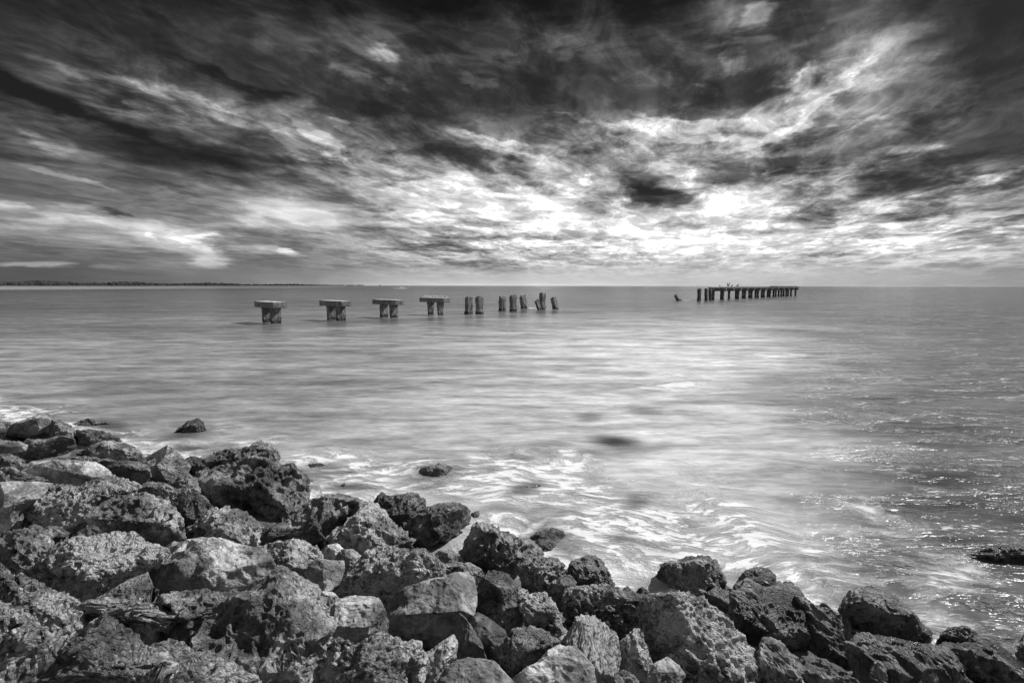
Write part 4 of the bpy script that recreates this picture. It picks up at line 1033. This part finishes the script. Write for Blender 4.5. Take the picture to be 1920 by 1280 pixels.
# far pier: one standing ruin of bents joined by stringers
def far_pier():
    A = on_z(1300, 564.0)[:2]; B = on_z(1488, 554.2)[:2]
    u = (B - A) / np.linalg.norm(B - A); v = np.array([u[1], -u[0]])
    yaw = math.atan2(v[1], v[0])
    def on_line(px):
        d = ray(px, 560)[:2]
        Mx = np.array([u, -d]).T
        s = np.linalg.solve(Mx, -A)
        return A + u * s[0], s[0]
    root = bpy.data.objects.new('ruined_pier', None); COL.objects.link(root)
    p0, _ = on_line(1352)
    root.location = (p0[0], p0[1], 0); root.rotation_euler = (0, 0, yaw)
    tag(root, 'long far-off ruined pier section, dark deck beams on many thick piles', 'pier')
    rel = lambda p: ((p - p0) @ v, (p - p0) @ u)
    caps = [1346, 1361, 1375, 1388, 1400.5, 1412.5, 1424, 1435.5, 1446.5, 1457, 1466.5, 1475.5, 1484]
    ztop = 3.02
    ss = []
    for i, px in enumerate(caps):
        p, s = on_line(px)
        x, y = rel(p); ss.append(y)
        W, F = box_np(3.9, 1.0, ztop - .95, ztop - .28, seed=60 + i, rough=.05)
        link('cap', mesh_np('cap', W, F, M['cap'], False), (x, y, 0), root)
        for sgn in (-1, 1):
            if i == 1 and sgn == 1: continue
            W, F = box_np(.5, .72, -1.5, ztop - .93, seed=80 + 2 * i + sgn, rough=.07, erode=.08, chip=.08)
            link('pile', mesh_np('pile', W, F, M['farpile'], False), (x + sgn * 1.15, y, 0), root)
    L0, L1 = ss[0] - 2.6, ss[-1] + 4.5
    for k, (ox, a, b, zt) in enumerate(((-1.35, L0, L1, ztop), (0.0, L0 + 1, L1 - 8, ztop - .02), (1.35, L0 + .5, L1 - 1, ztop + .03), (0.4, ss[-5], L1 - 4, ztop + .34))):
        W, F = box_np(.5 if k < 3 else 2.2, b - a, zt - .38 if k < 3 else zt - .28, zt, seed=130 + k, rough=.03, chip=.02)
        W[:, 1] += 0
        link('stringer' if k < 3 else 'deck_slab', mesh_np('stringer', W, F, M['farpile'], False), (ox, (a + b) / 2, 0), root)
    return on_line, v, ztop
on_line, FV, ZT = far_pier()

# ------------------------------------------------------------------ birds
def plume(name, v):
    m, T, bs, out = new_mat(name)
    co = T.node('ShaderNodeTexCoord')
    T.l.new(grey(T, T.ramp(T.noise(co.outputs['Object'], 9, 3, .6), .3, .7, v * .75, v * 1.1)), bs.inputs['Base Color'])
    bs.inputs['Roughness'].default_value = .8
    return m
M['gull'] = plume('white_feathers', .75)
M['pelican'] = plume('dark_feathers', .05)

def tube(path, rad, seg=10):
    """continuous skin along a path: path (n,3), rad (n,2) half widths across / up"""
    P = np.array(path, float); rad = np.array(rad, float)
    V = []; F = []
    n = len(P)
    for i in range(n):
        d = P[min(i + 1, n - 1)] - P[max(i - 1, 0)]; d /= np.linalg.norm(d)
        side = np.array([0, 1.0, 0]); up = np.cross(d, side); up /= np.linalg.norm(up)
        for k in range(seg):
            a = 2 * math.pi * k / seg
            V.append(P[i] + side * math.cos(a) * rad[i, 0] + up * math.sin(a) * rad[i, 1])
    for i in range(n - 1):
        for k in range(seg):
            F.append((i * seg + k, i * seg + (k + 1) % seg, (i + 1) * seg + (k + 1) % seg, (i + 1) * seg + k))
    return V, F
def bird_mesh(name, kind, mat):
    """about 1 unit long, standing at the origin, beak towards +x"""
    if kind == 'gull':
        path = [(-.62, 0, .30), (-.50, 0, .33), (-.30, 0, .36), (-.05, 0, .40), (.15, 0, .45), (.25, 0, .54), (.32, 0, .62), (.40, 0, .63), (.46, 0, .61), (.56, 0, .58)]
        rad = [(.01, .01), (.05, .02), (.11, .08), (.15, .13), (.13, .13), (.08, .09), (.07, .075), (.06, .06), (.025, .025), (.005, .005)]
    else:
        path = [(-.60, 0, .42), (-.48, 0, .44), (-.25, 0, .46), (0, 0, .50), (.18, 0, .56), (.22, 0, .70), (.20, 0, .84), (.27, 0, .93), (.36, 0, .92), (.50, 0, .82), (.68, 0, .66)]
        rad = [(.02, .01), (.08, .04), (.17, .13), (.20, .17), (.14, .14), (.06, .07), (.05, .05), (.06, .06), (.045, .05), (.03, .04), (.006, .006)]
    V, F = tube(path, rad)
    F = [list(f) for f in F]
    for s in (-1, 1):
        b = len(V)
        lv, lf = tube([(-.03, s * .05, .36), (-.02, s * .05, .18), (-.02, s * .05, .02), (.08, s * .05, .0)], [(.025, .025), (.015, .015), (.014, .014), (.03, .008)], 6)
        V += lv; F += [[q + b for q in f] for f in lf]
    if kind == 'spread':
        for s in (-1, 1):
            b = len(V)
            rows = [(.0, .14, .20, -.20), (.28, .34, .18, -.26), (.55, .62, .12, -.28), (.85, .98, .02, -.26)]
            for (yy, dz, x0, x1) in rows:
                for zo in (.02, -.02):
                    V += [np.array([x0, s * (.12 + yy * .6), .55 + dz + zo]), np.array([x1, s * (.12 + yy * .6), .55 + dz + zo])]
            for k in range(3):
                o = b + 4 * k
                F += [[o, o + 1, o + 5, o + 4], [o + 2, o + 6, o + 7, o + 3], [o, o + 4, o + 6, o + 2], [o + 1, o + 3, o + 7, o + 5]]
            F += [[b + 12, b + 13, b + 15, b + 14]]
    return mesh_np(name, np.array(V), np.array(F), mat)
gull_me = bird_mesh('tern', 'gull', M['gull'])
rnd = random.Random(8)
r4, c4, b4 = BENTS[3]
g0 = None
for k in range(11):
    s = -1.85 + k * .36 + rnd.uniform(-.06, .06)
    x = c4[0] + PV[0] * s + PU[0] * rnd.uniform(-.3, .3); y = c4[1] + PV[1] * s + PU[1] * rnd.uniform(-.3, .3)
    o = bpy.data.objects.new('tern', gull_me); COL.objects.link(o)
    o.location = (x, y, 1.925); o.rotation_euler = (0, 0, R(200 + rnd.uniform(-40, 40))); sc = rnd.uniform(.36, .46); o.scale = (sc, sc, sc)
    tag(o, 'small pale bird standing in the row on the fourth capped pier support', 'bird', 'small pale birds on the fourth pier support')
spread_me = bird_mesh('pelican', 'spread', M['pelican'])
sit_me = bird_mesh('pelican', 'pelican', M['pelican'])
for (px, me, sc, yaw, label) in ((1374, spread_me, .75, 200, 'dark seabird lifting its wings on the far pier deck'),
                                 (1381, sit_me, .8, 20, 'dark seabird just right of the wing-lifting one on the far pier'),
                                 (1391.5, sit_me, .95, 10, 'dark seabird hunched on the far pier deck, rightmost big one'),
                                 (1359, sit_me, .6, 190, 'small dark seabird at the left part of the far pier deck')):
    p, _ = on_line(px)
    o = bpy.data.objects.new('seabird', me); COL.objects.link(o)
    o.location = (p[0] - FV[0] * 1.35, p[1] - FV[1] * 1.35, ZT - .03); o.rotation_euler = (0, 0, R(yaw)); o.scale = (sc, sc, sc)
    tag(o, label, 'bird', 'dark seabirds on the far pier')

# ------------------------------------------------------------------ small boat near the horizon
def boat():
    c = on_z(750, 540.2)
    root = bpy.data.objects.new('motor_boat', None); COL.objects.link(root)
    root.location = (c[0], c[1], 0); root.rotation_euler = (0, 0, R(8))
    tag(root, 'tiny white boat far out near the horizon, above the third pier support', 'boat')
    n = 9; V = []; F = []
    for i in range(n):
        f = i / (n - 1); x = -5 + 10 * f
        w = 1.5 * (1 - max(0, (f - .55) / .45) ** 2) + .02; s = 1.0 + .5 * f * f
        V += [(x, -w, s), (x, -w * .7, .0), (x, 0, -.4), (x, w * .7, .0), (x, w, s), (x, 0, s + .02)]
    for i in range(n - 1):
        for k in range(6):
            F.append((i * 6 + k, i * 6 + (k + 1) % 6, i * 6 + 6 + (k + 1) % 6, i * 6 + 6 + k))
    link('hull', mesh_np('hull', np.array(V), np.array(F), M['gull'], False), (0, 0, 0), root)
    W, F2 = box_np(2.6, 2.0, 1.2, 2.3, seed=5, rough=.01, chip=.06, taper=.15)
    link('cabin', mesh_np('cabin', W, F2, M['gull'], False), (-.4, 0, 0), root)
boat()
